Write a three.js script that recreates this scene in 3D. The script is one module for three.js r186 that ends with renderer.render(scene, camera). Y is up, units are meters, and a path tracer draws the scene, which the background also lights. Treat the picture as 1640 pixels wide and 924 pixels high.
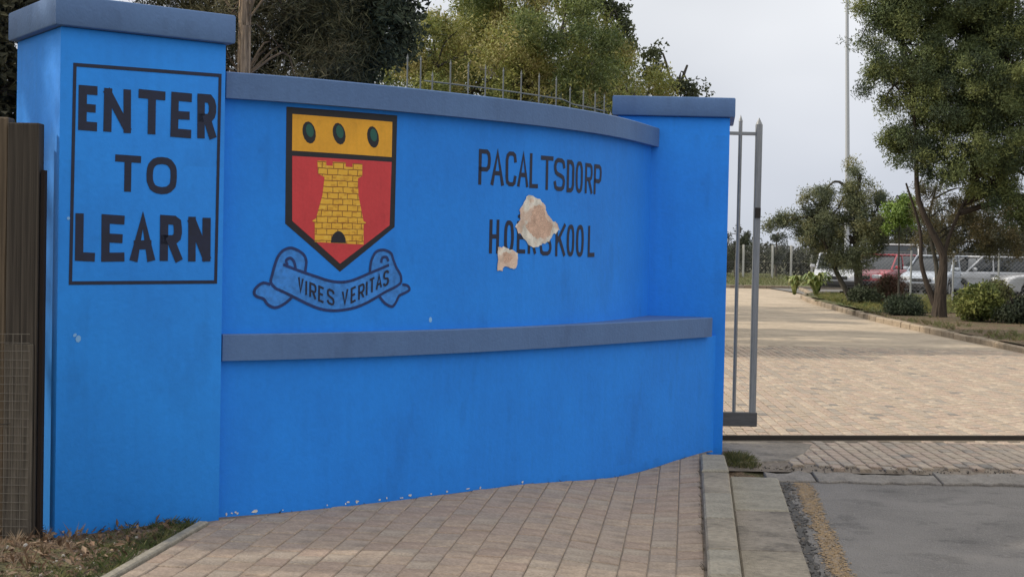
import * as THREE from 'three';
import { mergeGeometries, toCreasedNormals } from 'three/addons/utils/BufferGeometryUtils.js';
import { TessellateModifier } from 'three/addons/modifiers/TessellateModifier.js';
import { RoundedBoxGeometry } from 'three/addons/geometries/RoundedBoxGeometry.js';

// ---------------------------------------------------------------- camera, sky, sun, exposure
const scene = new THREE.Scene();
const camera = new THREE.PerspectiveCamera(20.15, 1640 / 924, 0.1, 2000);
camera.position.set(0, 1.6, 0);
camera.rotation.order = 'YXZ';
camera.rotation.set(-0.02723, 0, 0.02007);
const renderer = new THREE.WebGLRenderer({ antialias: true });
renderer.toneMapping = THREE.LinearToneMapping;
renderer.toneMappingExposure = 1.0;
renderer.shadowMap.enabled = true;

const SUN_DIR = new THREE.Vector3(-0.85, 0.62, -0.07).normalize();
const sun = new THREE.DirectionalLight(new THREE.Color(1.0, 0.90, 0.76), 3.0);
sun.position.copy(SUN_DIR).multiplyScalar(90).add(new THREE.Vector3(4, 0, -30));
sun.target.position.set(4, 0, -30);
sun.castShadow = true;
sun.shadow.radius = 3;
sun.shadow.mapSize.set(4096, 4096);
Object.assign(sun.shadow.camera, { left: -50, right: 50, top: 50, bottom: -50, near: 1, far: 220 });
scene.add(sun, sun.target);

// ---------------------------------------------------------------- noise and random numbers
function rng(seed) { let a = seed >>> 0; return () => { a = (a + 0x6d2b79f5) >>> 0; let t = Math.imul(a ^ (a >>> 15), 1 | a); t = (t + Math.imul(t ^ (t >>> 7), 61 | t)) ^ t; return ((t ^ (t >>> 14)) >>> 0) / 4294967296; }; }
const hash = (x, y, z) => { let h = Math.imul(x, 374761393) ^ Math.imul(y, 668265263) ^ Math.imul(z, 2147483647 ^ 0x5bd1e995); h = Math.imul(h ^ (h >>> 13), 1274126177); return ((h ^ (h >>> 16)) >>> 0) / 4294967296; };
const lerp = (a, b, t) => a + (b - a) * t, clamp = (x, a = 0, b = 1) => Math.min(b, Math.max(a, x));
const sstep = (a, b, x) => { const t = clamp((x - a) / (b - a)); return t * t * (3 - 2 * t); };
function vnoise(x, y, z, per = 0) {
  const xi = Math.floor(x), yi = Math.floor(y), zi = Math.floor(z), f = (t) => t * t * (3 - 2 * t), u = f(x - xi), v = f(y - yi), w = f(z - zi);
  const m = (k) => per ? ((k % per) + per) % per : k, h = (a, b, c) => hash(m(xi + a), m(yi + b), zi + c);
  return lerp(lerp(lerp(h(0, 0, 0), h(1, 0, 0), u), lerp(h(0, 1, 0), h(1, 1, 0), u), v), lerp(lerp(h(0, 0, 1), h(1, 0, 1), u), lerp(h(0, 1, 1), h(1, 1, 1), u), v), w);
}
function fbm(x, y, z, oct = 4, per = 0) { let s = 0, a = 0.5, n = 0; for (let i = 0; i < oct; i++) { s += a * vnoise(x, y, z + i * 17, per); n += a; a *= 0.5; x *= 2; y *= 2; z *= 2; per *= 2; } return s / n; }

// sky: one equirectangular picture of high thin cloud
{
  const w = 1024, h = 512, d = new Float32Array(w * h * 4);
  for (let j = 0; j < h; j++) for (let i = 0; i < w; i++) {
    const el = ((j + 0.5) / h - 0.5) * Math.PI, az = ((i + 0.5) / w - 0.5) * 2 * Math.PI;
    const y = Math.sin(el), x = Math.cos(el) * Math.cos(az), z = Math.cos(el) * Math.sin(az);
    const up = Math.max(y, 0);
    const n = fbm(x * 5 + 3, y * 16 + 7, z * 5 + 11, 5), n2 = fbm(x * 2.2 + 31, y * 7 + 5, z * 2.2 + 1, 3);
    const c = clamp(0.5 + (n - 0.5) * 1.5 + (n2 - 0.5) * 1.3);
    const t = sstep(0.03, 0.16, up), t2 = sstep(0.1, 0.9, up);
    const lo = [0.60, 0.64, 0.72], hi = [0.83, 0.855, 0.90], top = [1.12, 1.13, 1.15];
    const o = (j * w + i) * 4;
    for (let k = 0; k < 3; k++) d[o + k] = y < 0 ? [0.30, 0.28, 0.25][k] : lerp(lerp(lo[k], hi[k], t), top[k], t2) * lerp(0.85, 1.11, c) + (c - 0.5) * [0.05, 0.035, 0.01][k];
    d[o + 3] = 1;
  }
  const sky = new THREE.DataTexture(d, w, h, THREE.RGBAFormat, THREE.FloatType);
  sky.mapping = THREE.EquirectangularReflectionMapping; sky.magFilter = THREE.LinearFilter; sky.minFilter = THREE.LinearFilter; sky.wrapS = THREE.RepeatWrapping; sky.needsUpdate = true;
  scene.background = sky; scene.environment = sky;
}

// ---------------------------------------------------------------- helpers
const V3 = (x, y, z) => new THREE.Vector3(x, y, z);
const used = new Map();
function numbered(name) { const n = used.get(name) ?? 0; used.set(name, n + 1); return n ? name + '_' + String(n).padStart(3, '0') : name; }
function shade(m) { m.castShadow = true; m.receiveShadow = true; return m; }
function info(o, label, category, group, kind) { if (label) o.userData.label = label; if (category) o.userData.category = category; if (group) o.userData.group = group; if (kind) o.userData.kind = kind; return o; }
function thing(name, label, category, pos = [0, 0, 0], turn = 0, group, kind) {
  const o = new THREE.Group(); o.name = numbered(name); o.position.set(...pos); o.rotation.y = turn; scene.add(o);
  return info(o, label, category, group, kind);
}
function part(name, geo, mat, parent, label) { const m = shade(new THREE.Mesh(geo, mat)); m.name = name; parent.add(m); if (label) m.userData.label = label; return m; }
function sheet(name, geo, mat, label, category, kind = 'structure') { const m = shade(new THREE.Mesh(geo, mat)); m.name = numbered(name); scene.add(m); return info(m, label, category, null, kind); }
const merge = (list) => mergeGeometries(list.map((g) => { const q = g.index ? g.toNonIndexed() : g; for (const k of Object.keys(q.attributes)) if (!['position', 'normal', 'uv', 'color'].includes(k)) q.deleteAttribute(k); return q; }));
function geoFrom(pos, uv, col) {
  const g = new THREE.BufferGeometry(); g.setAttribute('position', new THREE.Float32BufferAttribute(pos, 3));
  g.setAttribute('uv', new THREE.Float32BufferAttribute(uv ?? pos.flatMap((v, i) => i % 3 === 0 ? [v, pos[i + 2]] : []), 2));
  if (col) g.setAttribute('color', new THREE.Float32BufferAttribute(col, 3));
  g.computeVertexNormals(); return g;
}
function tube(points, radii, seg = 8, rad = 6) {      // tapered tube through points
  const curve = new THREE.CatmullRomCurve3(points.map((p) => V3(...p)));
  const pos = [], uv = [], idx = [], fr = curve.computeFrenetFrames(seg, false); let len = curve.getLength();
  for (let i = 0; i <= seg; i++) {
    const t = i / seg, c = curve.getPoint(t), k = t * (radii.length - 1), a = Math.min(radii.length - 2, Math.floor(k)), r = lerp(radii[a], radii[a + 1], k - a);
    for (let j = 0; j <= rad; j++) {
      const q = (j / rad) * Math.PI * 2, n = fr.normals[i].clone().multiplyScalar(Math.cos(q)).addScaledVector(fr.binormals[i], Math.sin(q));
      pos.push(c.x + n.x * r, c.y + n.y * r, c.z + n.z * r); uv.push(j / rad, t * len);
    }
  }
  const R = rad + 1;
  for (let i = 0; i < seg; i++) for (let j = 0; j < rad; j++) { const a = i * R + j, b = a + R; idx.push(a, a + 1, b, b, a + 1, b + 1); }
  const g = new THREE.BufferGeometry(); g.setAttribute('position', new THREE.Float32BufferAttribute(pos, 3)); g.setAttribute('uv', new THREE.Float32BufferAttribute(uv, 2)); g.setIndex(idx); g.computeVertexNormals(); return g;
}
const box = (w, h, d, x = 0, y = 0, z = 0, r = 0) => (r ? new RoundedBoxGeometry(w, h, d, 2, r) : new THREE.BoxGeometry(w, h, d)).translate(x, y, z);
const rod = (a, b, r, n = 8) => { const A = V3(...a), B = V3(...b), d = B.clone().sub(A), g = new THREE.CylinderGeometry(r, r, d.length(), n); g.applyQuaternion(new THREE.Quaternion().setFromUnitVectors(V3(0, 1, 0), d.clone().normalize())); const m = A.add(B).multiplyScalar(0.5); return g.translate(m.x, m.y, m.z); };

// textures: tint maps near 1 and bump maps
function tex(size, f, { srgb = false, rep = 1 } = {}) {
  const d = new Uint8Array(size * size * 4);
  for (let y = 0; y < size; y++) for (let x = 0; x < size; x++) {
    const c = f(x / size, y / size), o = (y * size + x) * 4, a = Array.isArray(c) ? c : [c, c, c];
    for (let k = 0; k < 3; k++) d[o + k] = clamp(srgb ? (a[k] <= 0.0031308 ? a[k] * 12.92 : 1.055 * Math.pow(Math.max(a[k], 0), 1 / 2.4) - 0.055) : a[k]) * 255;
    d[o + 3] = 255;
  }
  const t = new THREE.DataTexture(d, size, size); t.wrapS = t.wrapT = THREE.RepeatWrapping; t.magFilter = THREE.LinearFilter; t.minFilter = THREE.LinearMipmapLinearFilter; t.generateMipmaps = true;
  if (srgb) t.colorSpace = THREE.SRGBColorSpace; t.repeat.set(rep, rep); t.needsUpdate = true; return t;
}
const reTex = (t, rx, ry, ox = 0, oy = 0) => { const c = t.clone(); c.repeat.set(rx, ry); c.offset.set(ox, oy); c.needsUpdate = true; return c; };
const std = (o) => new THREE.MeshStandardMaterial(o);
const lin = (r, g, b) => new THREE.Color().setRGB(r, g, b);

// paint with faint roller streaks, scuffs and small chips
const paintTint = tex(512, (u, v) => {
  const a = fbm(u * 6, v * 6, 1, 5, 6), s = fbm(u * 64, v * 5, 5, 3, 0), b = fbm(u * 90, v * 90, 9, 2, 90);
  const scuff = sstep(0.62, 0.76, fbm(u * 14, v * 5, 21, 4, 0)) * 0.075 + sstep(0.7, 0.8, fbm(u * 50, v * 30, 27, 3, 0)) * 0.03;
  const k = 0.86 + (a - 0.5) * 0.22 + (s - 0.5) * 0.07 + (b - 0.5) * 0.07 - scuff;
  return [k * 0.98, k, k * (1.0 - (a - 0.5) * 0.05)];
}, { srgb: true });
const plasterBump = tex(512, (u, v) => fbm(u * 40, v * 40, 3, 4, 40) * 0.7 + fbm(u * 6, v * 6, 8, 3, 6) * 0.3);
const grain = tex(512, (u, v) => { const k = 0.8 + (fbm(u * 60, v * 60, 2, 3, 60) - 0.5) * 0.5 + (fbm(u * 7, v * 7, 4, 4, 7) - 0.5) * 0.45; return [k, k * 0.99, k * 0.97]; }, { srgb: true });
const grainBump = tex(512, (u, v) => fbm(u * 80, v * 80, 12, 3, 80));
const asphaltTint = tex(512, (u, v) => { const st = vnoise(u * 300, v * 300, 3, 300), k = 0.8 + (st > 0.72 ? 0.35 : 0) * st + (fbm(u * 5, v * 5, 1, 5, 5) - 0.5) * 0.55 - sstep(0.62, 0.7, fbm(u * 9, v * 9, 33, 4, 9)) * 0.18; return [k, k, k * 0.99]; }, { srgb: true });
const asphaltBump = tex(512, (u, v) => vnoise(u * 260, v * 260, 7, 260) * 0.7 + fbm(u * 20, v * 20, 2, 3, 20) * 0.3);
const barkTint = tex(256, (u, v) => { const k = 0.65 + (fbm(u * 12, v * 3, 3, 4, 0) - 0.5) * 1.1; return [k, k * 0.96, k * 0.9]; }, { srgb: true });
const timberTint = tex(512, (u, v) => { const k = 0.72 + (fbm(u * 11 + fbm(u * 5, v * 3, 5, 2) * 2.5, v * 3, 3, 4, 0) - 0.5) * 0.5 + (fbm(u * 9, v * 9, 9, 4, 9) - 0.5) * 0.8; return [k, k * 0.97, k * 0.92]; }, { srgb: true });
const soilTint = tex(512, (u, v) => { const k = 0.75 + (fbm(u * 90, v * 90, 2, 4, 90) - 0.5) * 0.8 + (fbm(u * 8, v * 8, 4, 4, 8) - 0.5) * 0.5, g = sstep(0.5, 0.62, fbm(u * 12, v * 12, 14, 4, 12)) * 0.25; return [k * (1 - g), k, k * (0.95 - g)]; }, { srgb: true });

const stainTint = tex(512, (u, v) => { const k = 0.8 + (fbm(u * 70, v * 70, 2, 3, 70) - 0.5) * 0.5 + (fbm(u * 6, v * 6, 4, 4, 6) - 0.5) * 0.5 - sstep(0.55, 0.7, fbm(u * 10, v * 10, 14, 4, 10)) * 0.22; return [k, k * 0.975, k * 0.94]; }, { srgb: true });
const M = {};
M.blue = std({ color: lin(0.012, 0.275, 0.95), roughness: 0.75, map: reTex(paintTint, 0.4, 0.4), bumpMap: reTex(plasterBump, 1.3, 1.3), bumpScale: 0.0016 });
M.bluePillar = std({ color: lin(0.016, 0.29, 0.93), roughness: 0.75, map: reTex(paintTint, 0.4, 0.4, 0.37, 0.2), bumpMap: reTex(plasterBump, 1.3, 1.3, 0.3), bumpScale: 0.0016 });
M.trim = std({ color: lin(0.10, 0.195, 0.40), roughness: 0.6, map: reTex(paintTint, 0.5, 0.5, 0.1, 0.6), bumpMap: reTex(plasterBump, 2, 2), bumpScale: 0.002 });
M.ink = std({ color: lin(0.006, 0.012, 0.045), roughness: 0.55, map: reTex(grain, 1, 1) });
M.inkBlack = std({ color: lin(0.010, 0.011, 0.018), roughness: 0.55, map: reTex(grain, 1, 1) });
M.steel = std({ color: lin(0.33, 0.34, 0.345), roughness: 0.5, metalness: 0.4, map: reTex(grain, 1, 1) });
M.spike = std({ color: lin(0.17, 0.18, 0.18), roughness: 0.6, metalness: 0.3 });
M.rail = std({ color: lin(0.06, 0.05, 0.04), roughness: 0.7, metalness: 0.5, map: reTex(grain, 1, 1) });
M.concrete = std({ color: lin(0.37, 0.335, 0.265), roughness: 0.92, map: reTex(grain, 1.3, 1.3), bumpMap: reTex(grainBump, 2, 2), bumpScale: 0.006 });
M.concreteK = std({ color: lin(0.36, 0.315, 0.245), roughness: 0.92, map: reTex(stainTint, 0.5, 0.5, 0.6, 0.1), bumpMap: reTex(grainBump, 2, 2), bumpScale: 0.006 });
M.concreteDark = std({ color: lin(0.30, 0.262, 0.215), roughness: 0.92, map: reTex(stainTint, 0.6, 0.6, 0.4, 0.2), bumpMap: reTex(grainBump, 2, 2), bumpScale: 0.006 });
M.asphalt = std({ color: lin(0.235, 0.214, 0.193), roughness: 0.93, map: reTex(asphaltTint, 0.5, 0.5), bumpMap: reTex(asphaltBump, 0.7, 0.7), bumpScale: 0.012 });
M.soil = std({ color: lin(0.21, 0.14, 0.088), roughness: 1, map: reTex(soilTint, 0.5, 0.5), bumpMap: reTex(grainBump, 1, 1), bumpScale: 0.03 });
M.grassGround = std({ color: lin(0.16, 0.155, 0.06), roughness: 1, map: reTex(soilTint, 0.2, 0.2), bumpMap: reTex(grainBump, 0.5, 0.5), bumpScale: 0.05 });
M.sand = std({ color: lin(0.25, 0.205, 0.16), roughness: 1, map: reTex(grain, 1, 1) });
const kTan = [[0.40, 0.32, 0.23], [0.33, 0.27, 0.2], [0.45, 0.36, 0.26]].map((c, i) => std({ color: lin(...c), roughness: 0.95, map: reTex(grain, 1, 1, i * 0.3, i * 0.1), bumpMap: reTex(grainBump, 2, 2), bumpScale: 0.01 }));
const bark = (r, g, b, rep = 2) => std({ color: lin(r, g, b), roughness: 0.95, map: reTex(barkTint, rep, 1), bumpMap: reTex(barkTint, rep, 1), bumpScale: 0.03 });

// ---------------------------------------------------------------- ground heights
const hSide = (x) => -0.075 * Math.exp(-Math.pow((x - 0.85) / 0.55, 2));
const hDrive = (z) => z > -12.15 ? -0.14 : z > -12.6 ? lerp(-0.14, -0.065, (-12.15 - z) / 0.45) : z > -14.6 ? -0.065 : lerp(-0.065, 0, clamp((-14.6 - z) / 11));
const bedX = (z) => z > -37 ? 8.45 : z > -50 ? lerp(8.45, 9.3, (-37 - z) / 13) : lerp(9.3, 11.5, clamp((-50 - z) / 14));
function gridSheet(x0, x1, z0, z1, nx, nz, f, inside) {
  const pos = [], uv = [];
  for (let j = 0; j < nz; j++) for (let i = 0; i < nx; i++) {
    const xa = lerp(x0, x1, i / nx), xb = lerp(x0, x1, (i + 1) / nx), za = lerp(z0, z1, j / nz), zb = lerp(z0, z1, (j + 1) / nz);
    if (inside && !inside((xa + xb) / 2, (za + zb) / 2)) continue;
    const q = [[xa, za], [xb, za], [xb, zb], [xa, zb]].map(([x, z]) => [x, f(x, z), z]);
    for (const k of [0, 1, 2, 0, 2, 3]) { pos.push(...q[k]); uv.push(q[k][0], -q[k][2]); }
  }
  return toCreasedNormals(geoFrom(pos, uv), 0.6);
}
// z0 is the near side and z1 the far side
sheet('ground', gridSheet(-600, 600, 200, -900, 12, 12, () => -0.24), std({ color: lin(0.17, 0.15, 0.09), roughness: 1, map: reTex(soilTint, 0.1, 0.1) }), 'dry grassy ground that runs on behind everything', 'ground');
const kerbL = (z) => 0.998 + (-7.963 - z) * 0.1074, kerbR = (z) => 1.165 + (-7.978 - z) * 0.1158;   // kerb edges at a given z
{
  const pos = [], uv = [];
  const zs = []; for (let z = 12; z > -12.2; z -= 1) zs.push(z); zs.push(-12.2);
  for (let i = 0; i + 1 < zs.length; i++) {
    const q = [[kerbR(zs[i]) - 0.03, zs[i]], [30, zs[i]], [30, zs[i + 1]], [kerbR(zs[i + 1]) - 0.03, zs[i + 1]]];
    for (const k of [0, 1, 2, 0, 2, 3]) { pos.push(q[k][0], -0.144, q[k][1]); uv.push(q[k][0], -q[k][1]); }
  }
  sheet('road', geoFrom(pos, uv), M.asphalt, 'grey worn asphalt road in front of the gateway', 'road');
}

// ---------------------------------------------------------------- wall plan
const UPPER = [[-1.677,-9.310],[-1.502,-9.406],[-1.338,-9.513],[-1.180,-9.630],[-1.027,-9.753],[-0.878,-9.883],[-0.733,-10.017],[-0.590,-10.154],[-0.450,-10.295],[-0.313,-10.439],[-0.180,-10.587],[-0.051,-10.737],[0.073,-10.890],[0.192,-11.047],[0.305,-11.208],[0.411,-11.374],[0.511,-11.543],[0.603,-11.717],[0.689,-11.895],[0.768,-12.077],[0.841,-12.262],[0.909,-12.450],[0.974,-12.638],[1.038,-12.826],[1.103,-13.010]];
const LOWER = [[-1.673,-9.304],[-1.494,-9.410],[-1.320,-9.527],[-1.151,-9.652],[-0.986,-9.784],[-0.826,-9.922],[-0.670,-10.065],[-0.519,-10.213],[-0.372,-10.364],[-0.228,-10.519],[-0.089,-10.676],[0.047,-10.836],[0.181,-10.998],[0.311,-11.161],[0.439,-11.327],[0.566,-11.494],[0.691,-11.663],[0.815,-11.833],[0.939,-12.004],[1.062,-12.176],[1.185,-12.349],[1.308,-12.521],[1.433,-12.693],[1.557,-12.864],[1.67,-13.02]];
function makePath(P) {
  const s = [0]; for (let i = 1; i < P.length; i++) s.push(s[i - 1] + Math.hypot(P[i][0] - P[i - 1][0], P[i][1] - P[i - 1][1]));
  return P.map((p, i) => { const a = P[Math.max(0, i - 1)], b = P[Math.min(P.length - 1, i + 1)], l = Math.hypot(b[0] - a[0], b[1] - a[1]); return { x: p[0], z: p[1], nx: -(b[1] - a[1]) / l, nz: (b[0] - a[0]) / l, s: s[i] }; });
}
const upper = makePath(UPPER), lower = makePath(LOWER);
function sweep(path, prof) {                       // prof: (path point) => closed outline [offset outward, y], outer bottom first, then outer top
  const pos = [], uv = [];
  const rings = path.map((p) => { let per = 0, last; return prof(p).map(([o, y]) => { if (last) per += Math.hypot(o - last[0], y - last[1]); last = [o, y]; return { p: [p.x + p.nx * o, y, p.z + p.nz * o], uv: [p.s, y + (o < -0.01 ? o : 0)] }; }); });
  const n = rings[0].length;
  for (let i = 0; i + 1 < rings.length; i++) for (let k = 0; k < n; k++) {
    const a = rings[i][k], b = rings[i + 1][k], c = rings[i + 1][(k + 1) % n], d = rings[i][(k + 1) % n];
    for (const q of [a, b, c, a, c, d]) { pos.push(...q.p); uv.push(...q.uv); }
  }
  for (const [r, flip] of [[rings[0], false], [rings[rings.length - 1], true]]) for (let k = 1; k + 1 < n; k++) { const t = flip ? [r[0], r[k + 1], r[k]] : [r[0], r[k], r[k + 1]]; for (const q of t) { pos.push(...q.p); uv.push(...q.uv); } }
  return toCreasedNormals(geoFrom(pos, uv), 0.5);
}
function onPath(path, s, h, e = 0) {
  let i = 0; while (i < path.length - 2 && path[i + 1].s < s) i++;
  const a = path[i], b = path[i + 1], t = (s - a.s) / (b.s - a.s), nx = lerp(a.nx, b.nx, clamp(t)), nz = lerp(a.nz, b.nz, clamp(t));
  return [lerp(a.x, b.x, t) + nx * e, h, lerp(a.z, b.z, t) + nz * e];
}
// flat shapes laid on a wall: (u, h) outline -> tessellated, mapped
function decal(map, loops, eps, edge = 0.07) {
  const list = loops.map((L, i) => {
    const sh = new THREE.Shape(L.map(([x, y]) => new THREE.Vector2(x, y))); if (L.hole) sh.holes.push(new THREE.Path(L.hole.map(([x, y]) => new THREE.Vector2(x, y))));
    let g = new THREE.ShapeGeometry(sh).toNonIndexed(); g.deleteAttribute('normal');
    g = new TessellateModifier(edge, 5).modify(g);
    const p = g.attributes.position, uv = [];
    for (let k = 0; k < p.count; k++) { const u = p.getX(k), h = p.getY(k); uv.push(u, h); p.setXYZ(k, ...map(u, h, eps + (L.lift ?? 0) + i * 0.00012)); }
    g.setAttribute('uv', new THREE.Float32BufferAttribute(uv, 2)); g.computeVertexNormals(); return g;
  });
  return merge(list);
}
// polyline -> outline of a brush stroke
function stroke(pts, w, closed = false) {
  const n = pts.length, L = [], R = [];
  for (let i = 0; i < n; i++) {
    const p = pts[i], a = pts[closed ? (i - 1 + n) % n : Math.max(0, i - 1)], b = pts[closed ? (i + 1) % n : Math.min(n - 1, i + 1)];
    let d1 = [p[0] - a[0], p[1] - a[1]], d2 = [b[0] - p[0], b[1] - p[1]]; const l1 = Math.hypot(...d1), l2 = Math.hypot(...d2);
    if (!l1) d1 = d2; if (!l2) d2 = d1;
    const m1 = Math.hypot(...d1), m2 = Math.hypot(...d2), n1 = [-d1[1] / m1, d1[0] / m1], n2 = [-d2[1] / m2, d2[0] / m2];
    let bx = n1[0] + n2[0], by = n1[1] + n2[1]; const bl = Math.hypot(bx, by) || 1; bx /= bl; by /= bl;
    const k = Math.min(1.9, 1 / Math.max(0.35, bx * n1[0] + by * n1[1])) * w / 2;
    L.push([p[0] + bx * k, p[1] + by * k]); R.push([p[0] - bx * k, p[1] - by * k]);
  }
  if (!closed) return [...L, ...R.reverse()];
  const area = (P) => P.reduce((s, p, i) => { const q = P[(i + 1) % P.length]; return s + p[0] * q[1] - p[1] * q[0]; }, 0);
  const outer = Math.abs(area(L)) > Math.abs(area(R)) ? L : R, inner = outer === L ? R : L; const o = [...outer]; o.hole = [...inner].reverse(); return o;
}
const oval = (x, y, rx, ry, n = 24, rot = 0) => Array.from({ length: n }, (_, i) => { const a = i / n * 2 * Math.PI, c = Math.cos(a) * rx, s = Math.sin(a) * ry; return [x + c * Math.cos(rot) - s * Math.sin(rot), y + c * Math.sin(rot) + s * Math.cos(rot)]; });
const roundO = Array.from({ length: 24 }, (_, i) => { const a = i / 24 * 2 * Math.PI, c = Math.cos(a), s = Math.sin(a); return [0.5 + 0.5 * Math.sign(c) * Math.pow(Math.abs(c), 0.75), 0.5 + 0.5 * Math.sign(s) * Math.pow(Math.abs(s), 0.75)]; }); roundO.closed = true;
const dLoop = [[0, 0], [0, 1], [0.62, 1], [0.88, 0.93], [1, 0.8], [1, 0.2], [0.88, 0.07], [0.62, 0]]; dLoop.closed = true;
const GLYPH = {
  A: [[[0, 0], [0.5, 1], [1, 0]], [[0.2, 0.33], [0.8, 0.33]]], C: [[[1, 0.78], [0.9, 0.95], [0.7, 1], [0.3, 1], [0.08, 0.93], [0, 0.78], [0, 0.22], [0.08, 0.07], [0.3, 0], [0.7, 0], [0.9, 0.05], [1, 0.22]]],
  D: [dLoop], E: [[[1, 1], [0, 1], [0, 0], [1, 0]], [[0.02, 0.5], [0.85, 0.5]]], H: [[[0, 0], [0, 1]], [[1, 0], [1, 1]], [[0, 0.5], [1, 0.5]]], I: [[[0.5, 0], [0.5, 1]]],
  K: [[[0, 0], [0, 1]], [[1, 1], [0.06, 0.42]], [[0.32, 0.6], [1, 0]]], L: [[[0, 1], [0, 0], [1, 0]]], N: [[[0, 0], [0, 1]], [[1, 0], [1, 1]], [[0.02, 0.98], [0.98, 0.02]]], O: [roundO],
  P: [[[0, 0], [0, 1], [0.72, 1], [0.94, 0.93], [1, 0.8], [1, 0.64], [0.94, 0.51], [0.72, 0.44], [0.04, 0.44]]], R: [[[0, 0], [0, 1], [0.72, 1], [0.94, 0.93], [1, 0.8], [1, 0.66], [0.94, 0.54], [0.72, 0.47], [0.04, 0.47]], [[0.5, 0.46], [1, 0]]],
  S: [[[1, 0.8], [0.92, 0.94], [0.72, 1], [0.28, 1], [0.07, 0.93], [0, 0.8], [0, 0.68], [0.09, 0.57], [0.3, 0.51], [0.7, 0.46], [0.92, 0.4], [1, 0.28], [1, 0.18], [0.92, 0.06], [0.72, 0], [0.28, 0], [0.07, 0.06], [0, 0.2]]],
  T: [[[0, 1], [1, 1]], [[0.5, 1], [0.5, 0]]], V: [[[0, 1], [0.5, 0], [1, 1]]],
};
function glyphs(list, w, rnd) {                        // list: [char, u0, u1, h0, h1]
  const loops = [];
  for (const [ch, u0, u1, h0, h1] of list) for (const line of GLYPH[ch]) {
    const k = w / 2, map = ([x, y]) => [lerp(u0 + k, u1 - k, x) + (rnd() - 0.5) * w * 0.08, lerp(h0 + k, h1 - k, y) + (rnd() - 0.5) * w * 0.08];
    const q = line.map(map); if (!line.closed) { const ext = (a, b) => { const l = Math.hypot(a[0] - b[0], a[1] - b[1]); return [a[0] + (a[0] - b[0]) / l * k * 0.9, a[1] + (a[1] - b[1]) / l * k * 0.9]; }, n = q.length, e0 = ext(q[0], q[1]), e1 = ext(q[n - 1], q[n - 2]); q[0] = e0; q[n - 1] = e1; }
    const st = stroke(q, w * (0.94 + rnd() * 0.12), !!line.closed); loops.push(st);
  }
  return loops;
}

// ---------------------------------------------------------------- pillars
function prismY(poly, y0, y1, bevel, mat, name, parent) {   // poly [[x, z]...]
  const sh = new THREE.Shape(poly.map(([x, z]) => new THREE.Vector2(x, -z)));
  const g = new THREE.ExtrudeGeometry(sh, { depth: y1 - y0 - 2 * bevel, bevelEnabled: true, bevelThickness: bevel, bevelSize: bevel, bevelOffset: -bevel, bevelSegments: 2 });
  g.rotateX(-Math.PI / 2); g.translate(0, y0 + bevel, 0);
  const p = g.attributes.position, n = g.attributes.normal, uv = g.attributes.uv;
  for (let i = 0; i < p.count; i++) { if (Math.abs(n.getY(i)) < 0.7) uv.setXY(i, p.getX(i) * n.getZ(i) - p.getZ(i) * n.getX(i), p.getY(i)); }
  return part(name, toCreasedNormals(g, 0.6), mat, parent);
}
function grow(poly, d) {
  let cx = 0, cz = 0; for (const p of poly) { cx += p[0] / poly.length; cz += p[1] / poly.length; }
  const n = poly.length; return poly.map((p, i) => {
    const a = poly[(i + n - 1) % n], b = poly[(i + 1) % n]; const dir = (q, r) => { const l = Math.hypot(r[0] - q[0], r[1] - q[1]); return [(r[0] - q[0]) / l, (r[1] - q[1]) / l]; };
    const d1 = dir(a, p), d2 = dir(p, b); let n1 = [d1[1], -d1[0]], n2 = [d2[1], -d2[0]]; if (n1[0] * (p[0] - cx) + n1[1] * (p[1] - cz) < 0) { n1 = n1.map((v) => -v); n2 = n2.map((v) => -v); }
    const bx = n1[0] + n2[0], bz = n1[1] + n2[1], k = 2 * d / (bx * bx + bz * bz); return [p[0] + bx * k, p[1] + bz * k];
  });
}
const LA = [-2.40, -8.56], LB = [-1.648, -9.215], LL = Math.hypot(LB[0] - LA[0], LB[1] - LA[1]);
const pillarMap = (u, h, e = 0) => { const dx = (LB[0] - LA[0]) / LL, dz = (LB[1] - LA[1]) / LL; return [LA[0] + dx * u - dz * e, h, LA[1] + dz * u + dx * e]; };
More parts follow.
